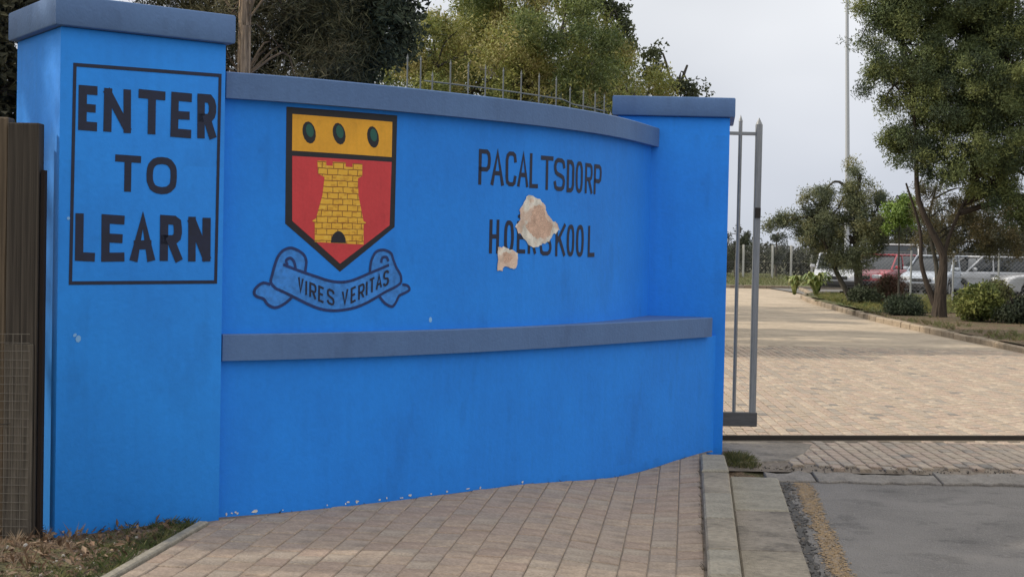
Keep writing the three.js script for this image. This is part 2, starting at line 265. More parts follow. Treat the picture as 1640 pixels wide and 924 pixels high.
{
  const t = thing('gate_pillar', 'broad blue pillar with the words ENTER TO LEARN in a black frame', 'pillar', [-2.1, 0, -9.2], 0, 'blue pillars of the gateway');
  const off = ([x, z]) => [x + 2.1, z + 9.2], poly = [LA, LB, [-2.10, -9.92], [-2.85, -9.285]].map(off);
  prismY(poly, -0.25, 2.70, 0.012, M.bluePillar, 'shaft', t);
  prismY(grow(poly, 0.042), 2.70, 2.862, 0.012, M.trim, 'cap', t);
  const map = (u, h, e) => { const p = pillarMap(u, h, e); return [p[0] + 2.1, p[1], p[2] + 9.2]; }, rnd = rng(5);
  const fr = stroke([[0.072, 2.512], [0.971, 2.528], [0.962, 1.344], [0.062, 1.338]].map(([u, h], i) => [u + (i === 0 || i === 3 ? 0.009 : -0.009), h + (i < 2 ? -0.009 : 0.009)]), 0.019, true);
  part('painted_frame', decal(map, [fr], 0.002, 0.3), M.ink, t);
  part('lettering', decal(map, glyphs([['E', .106, .214, 2.16, 2.397], ['N', .25, .412, 2.159, 2.397], ['T', .454, .621, 2.159, 2.401], ['E', .654, .784, 2.156, 2.403], ['R', .82, .938, 2.157, 2.405]], 0.046, rnd), 0.002, 0.3), M.ink, t, 'the word ENTER in black paint');
  part('lettering', decal(map, glyphs([['T', .319, .477, 1.842, 2.041], ['O', .51, .698, 1.837, 2.041]], 0.04, rnd), 0.002, 0.3), M.ink, t, 'the word TO in black paint');
  part('lettering', decal(map, glyphs([['L', .093, .211, 1.462, 1.719], ['E', .246, .385, 1.463, 1.716], ['A', .417, .568, 1.464, 1.717], ['R', .597, .733, 1.466, 1.722], ['N', .772, .915, 1.467, 1.718]], 0.05, rnd), 0.002, 0.3), M.ink, t, 'the word LEARN in black paint');
  const r2 = rng(8), chips = [[0.055, 1.69, 0.012], [0.075, 1.68, 0.007], [0.12, 1.05, 0.02], [0.10, 1.07, 0.011]].map(([u, h, r]) => oval(u, h, r * (0.7 + r2() * 0.5), r * 0.8, 7, r2() * 3));
  part('paint_chip', decal(map, chips, 0.0018, 0.3), std({ color: lin(0.20, 0.42, 0.72), roughness: 0.9 }), t);
}
{
  const t = thing('gate_pillar', 'plain blue pillar with a slate cap at the far end of the curved wall', 'pillar', [1.27, 0, -13.4], 0, 'blue pillars of the gateway');
  const c = [[0.815, -12.97], [1.715, -12.985], [1.82, -13.85], [0.92, -13.84]].map(([x, z]) => [x - 1.27, z + 13.4]);
  prismY(c, -0.25, 2.645, 0.012, M.blue, 'shaft', t);
  prismY(grow(c, 0.04), 2.645, 2.80, 0.012, M.trim, 'cap', t);
}
// ---------------------------------------------------------------- the curved wall with crest and name
{
  const t = thing('curved_wall', 'curved blue wall with a painted shield crest, slate coping and slate band', 'wall', [0, 0, -10.8]);
  const put = (name, g, m, label, parent = t) => { g.translate(0, 0, 10.8); return part(name, g, m, parent, label); };
  const cut = (path, s0, s1) => path.filter((p) => p.s >= s0 && p.s <= s1);
  put('upper_panel', sweep(upper, () => [[0, 0.98], [0, 2.41], [-0.23, 2.41], [-0.23, 0.98]]), M.blue);
  const thick = (p) => -(0.24 + 0.55 * sstep(2.2, 4.5, p.s));
  put('plinth', sweep(lower, (p) => [[0, -0.3], [0, 0.902], [thick(p), 0.902], [thick(p), -0.3]]), M.blue);
  const lowEnd = lower.slice(0, -1);
  put('band', sweep(lowEnd, (p) => [[0.044, 0.90], [0.046, 1.046], [0.040, 1.052], [thick(p), 1.052], [thick(p), 0.90]]), M.trim);
  const cop = upper.slice(); const last = cop[cop.length - 1]; cop[cop.length - 1] = { ...last };
  put('coping', sweep(cop, () => [[0.056, 2.40], [0.058, 2.543], [0.050, 2.55], [-0.26, 2.55], [-0.268, 2.543], [-0.268, 2.40]]), M.trim);
  const map = (s, h, e) => { const p = onPath(upper, s, h, e); return [p[0], p[1], p[2] + 10.8]; }, rnd = rng(11), D = (name, loops, eps, mat, parent, label) => part(name, decal(map, loops, eps, 0.07), mat, parent, label);
  const crest = new THREE.Group(); crest.name = 'crest'; t.add(crest); crest.userData.label = 'painted shield with a castle tower above a motto scroll';
  D('shield_border', [[[0.391, 2.377], [1.188, 2.378], [1.183, 1.692], [0.775, 1.414], [0.395, 1.694]]], 0.0015, M.inkBlack, crest);
  const paint = (r, g, b) => std({ color: lin(r, g, b), roughness: 0.65, map: reTex(paintTint, 1.1, 1.1, r, g), bumpMap: reTex(plasterBump, 1.3, 1.3), bumpScale: 0.0016 });
  D('shield_top', [[[0.431, 2.337], [1.15, 2.336], [1.15, 2.120], [0.432, 2.123]]], 0.0023, paint(0.97, 0.46, 0.03), crest);
  D('shield_field', [[[0.434, 2.092], [1.15, 2.090], [1.143, 1.701], [0.774, 1.463], [0.441, 1.711]]], 0.0023, paint(0.72, 0.055, 0.062), crest);
  const green = paint(0.02, 0.12, 0.09);
  for (const [s, h, r] of [[0.544, 2.235, 0.25], [0.752, 2.24, 0.3], [1.002, 2.235, 0.25]]) {
    const lf = D('leaf_emblem', [[...oval(s, h, 0.044, 0.066, 14, r)]], 0.003, M.inkBlack, crest); 
    const hl = decal(map, [oval(s + 0.004, h + 0.012, 0.026, 0.04, 12, r)], 0.0037); const hm = part('leaf_face', hl, green, crest); void lf; void hm;
  }
  const cv = document.createElement('canvas'); cv.width = 512; cv.height = 640; const c = cv.getContext('2d');
  c.fillStyle = '#e6b136'; c.fillRect(0, 0, 512, 640); c.strokeStyle = '#8a5a1c'; c.lineWidth = 7; const rr = rng(3);
  for (let r = 0; r < 14; r++) { const y = r * 46 + 18; c.beginPath(); c.moveTo(0, y); for (let x = 0; x <= 512; x += 32) c.lineTo(x, y + (rr() - 0.5) * 5); c.stroke(); for (let k = -1; k < 7; k++) { const x = k * 92 + (r % 2) * 46 + (rr() - 0.5) * 12; if (rr() < 0.9) { c.beginPath(); c.moveTo(x, y); c.lineTo(x + (rr() - 0.5) * 6, y + 46); c.stroke(); } } }
  for (let k = 0; k < 260; k++) { c.fillStyle = rr() < 0.5 ? 'rgba(240,200,90,0.28)' : 'rgba(140,80,20,0.22)'; c.fillRect(rr() * 512, rr() * 640, 12 + rr() * 30, 8 + rr() * 16); }
  const ct = new THREE.CanvasTexture(cv); ct.colorSpace = THREE.SRGBColorSpace; ct.wrapS = ct.wrapT = THREE.RepeatWrapping; ct.repeat.set(1 / 0.4, 1 / 0.5); ct.offset.set(-0.57 / 0.4, -1.58 / 0.5);
  D('tower', [[[0.603, 2.072], [0.665, 2.072], [0.666, 2.046], [0.711, 2.046], [0.71, 2.071], [0.802, 2.071], [0.802, 2.045], [0.853, 2.044], [0.853, 2.068], [0.925, 2.068], [0.926, 1.995], [0.894, 1.978], [0.9, 1.877], [0.941, 1.723], [0.961, 1.713], [0.942, 1.7], [0.945, 1.58], [0.594, 1.59], [0.592, 1.704], [0.574, 1.715], [0.6, 1.73], [0.642, 1.868], [0.655, 1.976], [0.608, 1.996]]], 0.003, std({ map: ct, roughness: 0.6 }), crest);
  D('tower_door', [[[0.706, 1.588], [0.710, 1.615], [0.722, 1.638], [0.742, 1.654], [0.76, 1.659], [0.78, 1.653], [0.798, 1.637], [0.810, 1.614], [0.814, 1.586]]], 0.0037, M.inkBlack, crest);
  const bandTop = [[0.386, 1.455], [0.454, 1.431], [0.537, 1.405], [0.621, 1.381], [0.694, 1.361], [0.767, 1.352], [0.841, 1.357], [0.917, 1.378], [0.993, 1.406], [1.071, 1.432], [1.143, 1.457]];
  const bandBot = [[0.342, 1.313], [0.395, 1.292], [0.457, 1.265], [0.526, 1.234], [0.596, 1.206], [0.668, 1.187], [0.741, 1.181], [0.815, 1.186], [0.89, 1.198], [0.966, 1.222], [1.044, 1.256], [1.122, 1.293], [1.202, 1.324], [1.243, 1.35]];
  const curlL = [[0.342, 1.313], [0.309, 1.349], [0.318, 1.397], [0.333, 1.451], [0.352, 1.5], [0.384, 1.536], [0.431, 1.552], [0.479, 1.54], [0.521, 1.514], [0.539, 1.478], [0.536, 1.435], [0.532, 1.409]];
  const curlR = [[1.243, 1.35], [1.238, 1.394], [1.2, 1.445], [1.174, 1.496], [1.157, 1.53], [1.101, 1.549], [1.045, 1.539], [1.014, 1.501], [1.0, 1.457], [0.997, 1.412]];
  const tailL = [[0.306, 1.337], [0.257, 1.346], [0.212, 1.313], [0.206, 1.283], [0.226, 1.265], [0.265, 1.253], [0.292, 1.22], [0.338, 1.202], [0.39, 1.22], [0.437, 1.253], [0.447, 1.265]];
  const tailR = [[1.252, 1.337], [1.294, 1.33], [1.311, 1.305], [1.278, 1.286], [1.229, 1.267], [1.205, 1.229], [1.173, 1.201], [1.116, 1.223], [1.073, 1.265]];
  const smooth = (P) => new THREE.SplineCurve(P.map((p) => new THREE.Vector2(...p))).getPoints(P.length * 3).map((p) => [p.x, p.y]);
  const fillMain = [...curlL, ...bandTop.slice(2, 9), ...[...curlR].reverse(), ...[...bandBot].reverse().slice(1, -1)];
  D('scroll_ribbon', [fillMain, [...tailL, [0.395, 1.290], [0.345, 1.311]], [...tailR, [1.122, 1.290], [1.202, 1.322]]], 0.0015, std({ color: lin(0.045, 0.27, 0.80), roughness: 0.7, map: reTex(grain, 0.8, 0.8) }), crest);
  const dark = std({ color: lin(0.008, 0.035, 0.17), roughness: 0.6, map: reTex(grain, 1, 1) });
  D('scroll_outline', [bandTop, bandBot, curlL, curlR, tailL, tailR, [[0.468, 1.431], [0.457, 1.471], [0.432, 1.493], [0.405, 1.479], [0.414, 1.452]], [[1.082, 1.47], [1.09, 1.5], [1.122, 1.505], [1.138, 1.48]]].map((P) => stroke(smooth(P), 0.017)), 0.003, dark, crest);
  const motto = [['V', 0.485, 0.524, 1.335], ['I', 0.532, 0.552, 1.317], ['R', 0.563, 0.612, 1.298], ['E', 0.624, 0.668, 1.279], ['S', 0.685, 0.739, 1.263], ['V', 0.79, 0.838, 1.262], ['E', 0.856, 0.898, 1.277], ['R', 0.911, 0.958, 1.294], ['I', 0.964, 0.983, 1.313], ['T', 0.991, 1.036, 1.331], ['A', 1.043, 1.091, 1.354], ['S', 1.1, 1.143, 1.376]], ml = [];
  for (const [ch, u0, u1, hc] of motto) { const uc = (u0 + u1) / 2, sl = uc < 0.74 ? -0.36 : 0.42; for (const line of GLYPH[ch]) ml.push(stroke(line.map(([x, y]) => { const u = ch === 'I' ? uc : lerp(u0 + 0.006, u1 - 0.006, x); return [u, hc + (u - uc) * sl + (y - 0.5) * 0.082]; }), 0.0125, !!line.closed)); }
  D('lettering', ml, 0.003, M.ink, crest, 'the motto lettered along the scroll');
  const blk = M.ink;
  D('lettering', glyphs([['P', 1.898, 2.015, 1.98, 2.213], ['A', 2.018, 2.148, 1.982, 2.213], ['C', 2.163, 2.28, 1.983, 2.214], ['A', 2.288, 2.409, 1.983, 2.216], ['L', 2.421, 2.519, 1.981, 2.215], ['T', 2.545, 2.698, 1.974, 2.206], ['S', 2.708, 2.852, 1.973, 2.2], ['D', 2.877, 2.979, 1.97, 2.196], ['O', 3.001, 3.108, 1.97, 2.194], ['R', 3.142, 3.263, 1.97, 2.189], ['P', 3.289, 3.42, 1.97, 2.187]], 0.029, rnd), 0.0015, blk, t, 'upper line of the name in black paint');
  const hs = glyphs([['H', 2.014, 2.113, 1.536, 1.762], ['O', 2.162, 2.263, 1.539, 1.758], ['E', 2.295, 2.391, 1.539, 1.757], ['R', 2.416, 2.51, 1.536, 1.754], ['S', 2.552, 2.696, 1.527, 1.754], ['K', 2.743, 2.875, 1.523, 1.75], ['O', 2.895, 2.999, 1.524, 1.747], ['O', 3.028, 3.139, 1.522, 1.747], ['L', 3.211, 3.323, 1.521, 1.746]], 0.029, rnd);
  hs.push(oval(2.315, 1.787, 0.014, 0.013, 8), oval(2.365, 1.787, 0.014, 0.013, 8));
  D('lettering', hs, 0.0015, blk, t, 'lower line of the name, partly lost under bare plaster');
  // bare plaster where the paint has come off: cream rim and pink core, ragged outline
  const rag = (P, k, seed) => { const r = rng(seed), out = []; P.forEach((p, i) => { const q = P[(i + 1) % P.length], n = Math.max(2, Math.round(Math.hypot(q[0] - p[0], q[1] - p[1]) / 0.022)); for (let j = 0; j < n; j++) out.push([lerp(p[0], q[0], j / n) + (r() - 0.5) * k, lerp(p[1], q[1], j / n) + (r() - 0.5) * k]); }); return out; };
  const cream = tex(256, (u, v) => { const k = fbm(u * 8, v * 8, 3, 4, 8), p = sstep(0.42, 0.6, fbm(u * 5, v * 5, 41, 4, 5)); const g = 0.85 + (k - 0.5) * 0.6; return [g * lerp(0.98, 0.88, p), g * lerp(0.92, 0.66, p), g * lerp(0.80, 0.52, p)]; }, { srgb: true });
  const mC = std({ map: reTex(cream, 3.1, 3.1), roughness: 0.95, bumpMap: reTex(plasterBump, 5, 5), bumpScale: 0.006 });
  const mP = std({ color: lin(0.84, 0.57, 0.43), map: reTex(grain, 3, 3), roughness: 0.95, bumpMap: reTex(plasterBump, 5, 5), bumpScale: 0.008 });
  const pa = [[2.406, 1.935], [2.525, 1.915], [2.596, 1.877], [2.635, 1.807], [2.767, 1.738], [2.788, 1.708], [2.696, 1.666], [2.66, 1.624], [2.588, 1.603], [2.486, 1.577], [2.417, 1.606], [2.366, 1.64], [2.309, 1.679], [2.269, 1.718], [2.323, 1.759], [2.321, 1.828], [2.358, 1.889]];
  D('bare_plaster', [rag(pa, 0.016, 2)], 0.005, mC, t, 'large cream and pink patch of bare plaster');
  D('plaster_core', [rag([[2.476, 1.873], [2.579, 1.856], [2.619, 1.766], [2.70, 1.737], [2.668, 1.675], [2.587, 1.64], [2.501, 1.645], [2.43, 1.675], [2.38, 1.72], [2.432, 1.761], [2.444, 1.802]], 0.022, 4)], 0.0056, mP, t);
  D('bare_plaster', [rag([[2.097, 1.587], [2.179, 1.578], [2.29, 1.55], [2.307, 1.52], [2.293, 1.441], [2.246, 1.436], [2.168, 1.451], [2.146, 1.426], [2.094, 1.431], [2.107, 1.499]], 0.014, 6)], 0.005, mC, t, 'small cream patch of bare plaster');
  D('plaster_core', [rag([[2.157, 1.55], [2.235, 1.54], [2.252, 1.51], [2.214, 1.47], [2.16, 1.485]], 0.016, 7)], 0.0056, mP, t);
  D('paint_chip', [oval(1.492, 1.114, 0.014, 0.018, 7)], 0.0015, std({ color: lin(0.25, 0.5, 0.8), roughness: 0.9 }), t);
  // chips of pale plaster where wall meets paving
  const r = rng(77), lp = []; for (let k = 0; k < 22; k++) { const s = 0.05 + Math.pow(r(), 1.6) * 2.6, w = 0.004 + r() * r() * 0.022; const p = onPath(lower, s, 0, 0), hh = hSide(p[0]); lp.push(oval(s, hh + 0.006 + r() * 0.014, w, 0.003 + r() * 0.007, 7).map(([x, y]) => [x + (r() - 0.5) * w * 0.6, y + (r() - 0.5) * 0.005])); }
  part('plaster_chip', decal((s, h, e) => { const p = onPath(lower, s, h, e); return [p[0], p[1], p[2] + 10.8]; }, lp, 0.0015, 0.2), mC, t);
}
// ---------------------------------------------------------------- steel spikes along the coping
{
  const t = thing('spike_strip', 'thin steel spikes on a rail along the top of the curved wall', 'spikes', [0.2, 2.55, -10.9]);
  const spots = [1.357, 1.470, 1.573, 1.734, 1.902, 2.071, 2.256, 2.454, 2.668, 2.895, 3.10, 3.32, 3.54, 3.736];
  const at = (s, y) => { const p = onPath(upper, s, y, -0.11); return [p[0] - 0.2, y - 2.55, p[2] + 10.9]; };
  spots.forEach((s, i) => { const top = i === 2 ? 2.66 : 2.75 - (i > 9 ? 0.05 : 0), a = at(s, 2.545), b = at(s, top); const g = merge([rod(a, b, 0.0055, 6), new THREE.ConeGeometry(0.008, 0.035, 6).translate(b[0], b[1] + 0.017, b[2])]); part('spike', g, M.spike, t); });
  const line = []; for (let s = 1.5; s <= 3.75; s += 0.15) line.push(at(s, 2.625 + (s > 3 ? -0.02 : 0)));
  part('rail', tube(line, [0.0045, 0.0045], 40, 6), M.spike, t);
}
// ---------------------------------------------------------------- sidewalk: base and pavers
function prism(poly, h, bevel) {       // poly [[x, z]] convex, top at y = 0
  const area = poly.reduce((s, p, i) => { const q = poly[(i + 1) % poly.length]; return s + p[0] * q[1] - p[1] * q[0]; }, 0); if (area > 0) poly = [...poly].reverse();
  const n = poly.length, ins = grow(poly, -bevel), pos = [];
  const tri = (a, b, c) => pos.push(...a, ...b, ...c), P = (p, y) => [p[0], y, p[1]];
  for (let i = 1; i + 1 < n; i++) tri(P(ins[0], 0), P(ins[i], 0), P(ins[i + 1], 0));
  for (let i = 0; i < n; i++) { const j = (i + 1) % n; tri(P(ins[i], 0), P(poly[i], -bevel), P(poly[j], -bevel)); tri(P(ins[i], 0), P(poly[j], -bevel), P(ins[j], 0)); tri(P(poly[i], -bevel), P(poly[i], -h), P(poly[j], -h)); tri(P(poly[i], -bevel), P(poly[j], -h), P(poly[j], -bevel)); }
  const uv = []; for (let i = 0; i < pos.length; i += 3) uv.push(pos[i] + pos[i + 1], pos[i + 2]);
  return geoFrom(pos, uv);
}
function clip(poly, px, pz, nx, nz) {  // keep the side where (p - P) . n >= 0
  const out = []; poly.forEach((a, i) => { const b = poly[(i + 1) % poly.length], da = (a[0] - px) * nx + (a[1] - pz) * nz, db = (b[0] - px) * nx + (b[1] - pz) * nz; if (da >= 0) out.push(a); if ((da >= 0) !== (db >= 0)) { const t = da / (da - db); out.push([lerp(a[0], b[0], t), lerp(a[1], b[1], t)]); } }); return out;
}
const polyArea = (poly) => Math.abs(poly.reduce((s, p, i) => { const q = poly[(i + 1) % poly.length]; return s + p[0] * q[1] - p[1] * q[0]; }, 0)) / 2;
const paverTints = [[0.335, 0.25, 0.195], [0.31, 0.245, 0.20], [0.36, 0.265, 0.20], [0.29, 0.235, 0.20], [0.33, 0.235, 0.185], [0.315, 0.26, 0.21], [0.37, 0.285, 0.22], [0.30, 0.225, 0.185]];
const paverMats = paverTints.map((c, i) => std({ color: lin(lerp(0.445, c[0] * 1.36, 0.55), lerp(0.345, c[1] * 1.38, 0.55), lerp(0.262, c[2] * 1.33, 0.55)), roughness: 0.93, map: reTex(grain, 1.6, 1.6, i * 0.37, i * 0.21), bumpMap: reTex(grainBump, 2.5, 2.5, i * 0.3), bumpScale: 0.006 }));
const edgeX = (z) => -1.83 + (-7.589 - z) * 0.105;   // edging strip, inner side
{
  const t = thing('sidewalk', 'tan brick sidewalk between the curved wall and the kerb', 'sidewalk', [0, 0, 0], 0, null, 'structure');
  part('paver_bed', gridSheet(-1.95, 1.75, -3, -13.1, 60, 40, (x) => hSide(x) - 0.0065, (x, z) => x < kerbL(z) + 0.08 && x > edgeX(z) - 0.1), M.sand, t);
  const e = [0.1068, -0.9943], l = [-0.9943, -0.1068], W = 0.148, Lg = 0.205, rnd = rng(42);
  const full = prism([[-W / 2 + 0.0022, -Lg / 2 + 0.003], [W / 2 - 0.0022, -Lg / 2 + 0.003], [W / 2 - 0.0022, Lg / 2 - 0.003], [-W / 2 + 0.0022, Lg / 2 - 0.003]], 0.05, 0.005);
  const turn = Math.atan2(-e[0], -e[1]);
  const list = [];
  for (let i = 0; i < 22; i++) for (let j = -24; j < 30; j++) {
    const u = 0.012 + (i + 0.5) * W, v = (j + (i % 2) * 0.5 + (i % 3) * 0.06) * Lg;
    const cx = 0.998 + l[0] * u + e[0] * v, cz = -7.963 + l[1] * u + e[1] * v;
    if (cz > -4.5 || cz < -13.2) continue;
    const hw = W / 2 - 0.0022, hl = Lg / 2 - 0.003;
    let poly = [[-1, -1], [1, -1], [1, 1], [-1, 1]].map(([a, b]) => [cx + l[0] * a * hw + e[0] * b * hl, cz + l[1] * a * hw + e[1] * b * hl]);
    const p0 = polyArea(poly);
    // edging side
    { const z0 = cz, x0 = edgeX(z0), nl = Math.hypot(1, 0.105); poly = clip(poly, x0 + 0.008, z0, 1 / nl, 0.105 / nl); }
    // wall side
    let best = 1e9, seg = null; for (let k = 0; k + 1 < lower.length; k++) { const q = lower[k], d = Math.hypot(cx - q.x, cz - q.z); if (d < best) { best = d; seg = q; } }
    if (poly.length > 2) poly = clip(poly, seg.x + seg.nx * 0.02, seg.z + seg.nz * 0.02, seg.nx, seg.nz);
    if (poly.length > 2 && cx < -1.2) { const nx = 0.657, nz = 0.754; poly = clip(poly, LB[0] + nx * 0.03, LB[1] + nz * 0.03, nx, nz); }
    if (poly.length < 3 || polyArea(poly) < 0.0015) continue;
    list.push({ poly, cx, cz, whole: Math.abs(polyArea(poly) - p0) < 1e-6, d: Math.hypot(cx, cz) });
  }
  const shows = (q) => q.cz < -7.55; list.sort((a, b) => (shows(b) - shows(a)) || a.d - b.d);
  const stuff = [];
  list.forEach((q, n) => {
    const slope = Math.atan((hSide(q.cx + 0.01) - hSide(q.cx - 0.01)) / 0.02), y = hSide(q.cx) + (rnd() - 0.5) * 0.006;
    let g; if (q.whole) g = full; else g = prism(q.poly.map(([x, z]) => { const dx = x - q.cx, dz = z - q.cz, c = Math.cos(-turn), s = Math.sin(-turn); return [dx * c + dz * s, -dx * s + dz * c]; }), 0.05, 0.005);
    const tx = (rnd() - 0.5) * 0.012, tz = slope + (rnd() - 0.5) * 0.016, mi = Math.floor(rnd() * paverMats.length);
    const m = new THREE.Mesh(g, paverMats[mi]); m.rotation.order = 'ZXY'; m.rotation.set(tx, turn, tz); m.position.set(q.cx, y, q.cz);
    if (n < 300) { m.name = 'paver'; shade(m); t.add(m); } else { m.updateMatrix(); stuff.push(g.clone().applyMatrix4(m.matrix)); }
  });
  if (stuff.length) { const m = part('paver_field', merge(stuff), paverMats[1], t); m.userData.kind = 'stuff'; }
}
// kerb, gutter and edging
{
  const t = thing('kerb', 'pale concrete kerb between the brick sidewalk and the road gutter', 'kerb', [0, 0, 0], 0, null, 'structure');
  const rnd = rng(9), zs = [-4.9, -5.9, -6.93, -7.94, -8.62, -9.62, -10.63, -11.62, -12.5];
  for (let i = 0; i + 1 < zs.length; i++) {
    const a = zs[i] - 0.006, b = zs[i + 1] + 0.006, far = i + 2 === zs.length;
    const poly = [[kerbL(a), a], [kerbR(a), a], [kerbR(b) - (far ? 0.02 : 0), b], [kerbL(b), b]]; const cx = (kerbL(a) + kerbR(b)) / 2, cz = (a + b) / 2;
    const g = prism(poly.map(([x, z]) => [x - cx, z - cz]), 0.24, 0.012), m = part('kerb_stone', g, i % 2 ? M.concrete : M.concreteK, t);
    m.position.set(cx, -0.004 + (rnd() - 0.5) * 0.006 + (far ? 0.012 : 0), cz);
  }
}
{
  const t = thing('gutter', 'row of worn concrete slabs along the foot of the kerb', 'gutter', [0, 0, 0], 0, null, 'structure');
  const zs = [-5.0, -6.2, -7.4, -8.3, -9.22, -10.66, -12.22], gm = [M.concreteDark, M.concrete, M.concreteDark, M.concreteK];
  for (let i = 0; i + 1 < zs.length; i++) {
    const a = zs[i] - 0.012, b = zs[i + 1] + 0.012, w0 = 0.385, poly = [[kerbR(a) + 0.02, a], [kerbR(a) + w0, a], [kerbR(b) + w0, b], [kerbR(b) + 0.02, b]], cx = (kerbR(a) + kerbR(b)) / 2 + 0.2, cz = (a + b) / 2;
    const m = part('gutter_slab', prism(poly.map(([x, z]) => [x - cx, z - cz]), 0.1, 0.01), gm[i % 4], t); m.position.set(cx, -0.122 + (i % 2) * 0.004, cz); m.rotation.z = -0.01;
  }
}
{
  const a = -4.9, b = -9.05;
  const poly = [[edgeX(a) - 0.055, a], [edgeX(a), a], [edgeX(b), b], [edgeX(b) - 0.055, b]], cx = edgeX(-7), cz = -7;
  const m = sheet('edging_strip', prism(poly.map(([x, z]) => [x - cx, z - cz]), 0.15, 0.008), M.concrete, 'thin pale concrete edging between the soil verge and the brick sidewalk', 'edging'); m.position.set(cx, 0.018, cz);
}
// worn yellow line: broken flakes of paint on the asphalt
{
  const rnd = rng(31), pos = [], uv = [], col = [];
  const cxAt = (z) => kerbR(z) + 0.56;
  for (let k = 0; k < 21000; k++) {
    const z = -12.1 + rnd() * 6.0, w = (rnd() + rnd() + rnd() - 1.5) / 1.5 * 0.10; const x = cxAt(z) + w;
    const keep = fbm(x * 9, z * 5, 4, 4) * 0.55 + 0.16 + (0.1 - Math.abs(w)) * 1.6 + (rnd() - 0.5) * 0.30; if (keep < 0.5 + rnd() * 0.06) continue;
    const r = 0.003 + rnd() * rnd() * 0.011, n = 6, q = []; for (let i = 0; i < n; i++) { const an = i / n * 6.283, rr = r * (0.6 + rnd() * 0.6); q.push([x + Math.cos(an) * rr, -0.1395 + (k % 16) * 0.0001, z - Math.sin(an) * rr * 1.6]); }
    const tone = 0.7 + rnd() * 0.5, c = rnd() < 0.7 ? [0.34 * tone, 0.225 * tone, 0.11 * tone] : [0.28 * tone, 0.215 * tone, 0.15 * tone];
    for (let i = 1; i + 1 < n; i++) for (const p of [q[0], q[i], q[i + 1]]) { pos.push(...p); uv.push(p[0], p[2]); col.push(...c); }
  }
  sheet('yellow_line', geoFrom(pos, uv, col), std({ vertexColors: true, roughness: 0.9 }), 'worn flaking yellow line along the left edge of the road', 'road line');
}
// broken seam between gutter and asphalt, gravel and dirt
function gravel(name, n, f, label, cols, seed, kind = 'stuff') {
  const rnd = rng(seed), g = new THREE.IcosahedronGeometry(1, 0), im = shade(new THREE.InstancedMesh(g, std({ color: 0xffffff, roughness: 1 }), n)), o = new THREE.Object3D(), c = new THREE.Color();
  for (let i = 0; i < n; i++) { const [x, y, z, s] = f(rnd); o.position.set(x, y, z); o.rotation.set(rnd() * 6, rnd() * 6, rnd() * 6); o.scale.set(s * (0.6 + rnd() * 0.8), s * (0.35 + rnd() * 0.4), s * (0.6 + rnd() * 0.8)); o.updateMatrix(); im.setMatrixAt(i, o.matrix); const q = cols[Math.floor(rnd() * cols.length)], k = 0.75 + rnd() * 0.5; im.setColorAt(i, c.setRGB(q[0] * k, q[1] * k, q[2] * k)); }
  im.name = numbered(name); scene.add(im); return info(im, label, 'gravel', null, kind);
}
{
  const pos = [], uv = [], rnd = rng(17); let z = -5;
  const pts = []; while (z > -12.2) { pts.push([kerbR(z) + 0.395 + (rnd() - 0.5) * 0.03, kerbR(z) + 0.425 + rnd() * rnd() * 0.09, z]); z -= 0.05; }
  for (let i = 0; i + 1 < pts.length; i++) { const a = pts[i], b = pts[i + 1], q = [[a[0], a[2]], [a[1], a[2]], [b[1], b[2]], [b[0], b[2]]]; for (const k of [0, 1, 2, 0, 2, 3]) { pos.push(q[k][0], -0.1385, q[k][1]); uv.push(q[k][0], -q[k][1]); } }
  sheet('road_crack', geoFrom(pos, uv), std({ color: lin(0.10, 0.092, 0.082), roughness: 1, map: reTex(asphaltTint, 1, 1) }), 'dark broken seam between the gutter slabs and the asphalt', 'crack');
  gravel('loose_gravel', 420, (r) => { const zz = -6 - r() * 6.2; return [kerbR(zz) + 0.425 + (r() + r() - 1) * 0.09, -0.136, zz, 0.004 + r() * r() * 0.013]; }, 'loose dark gravel in the seam beside the gutter', [[0.13, 0.12, 0.11], [0.20, 0.17, 0.14], [0.08, 0.075, 0.07]], 19);
}
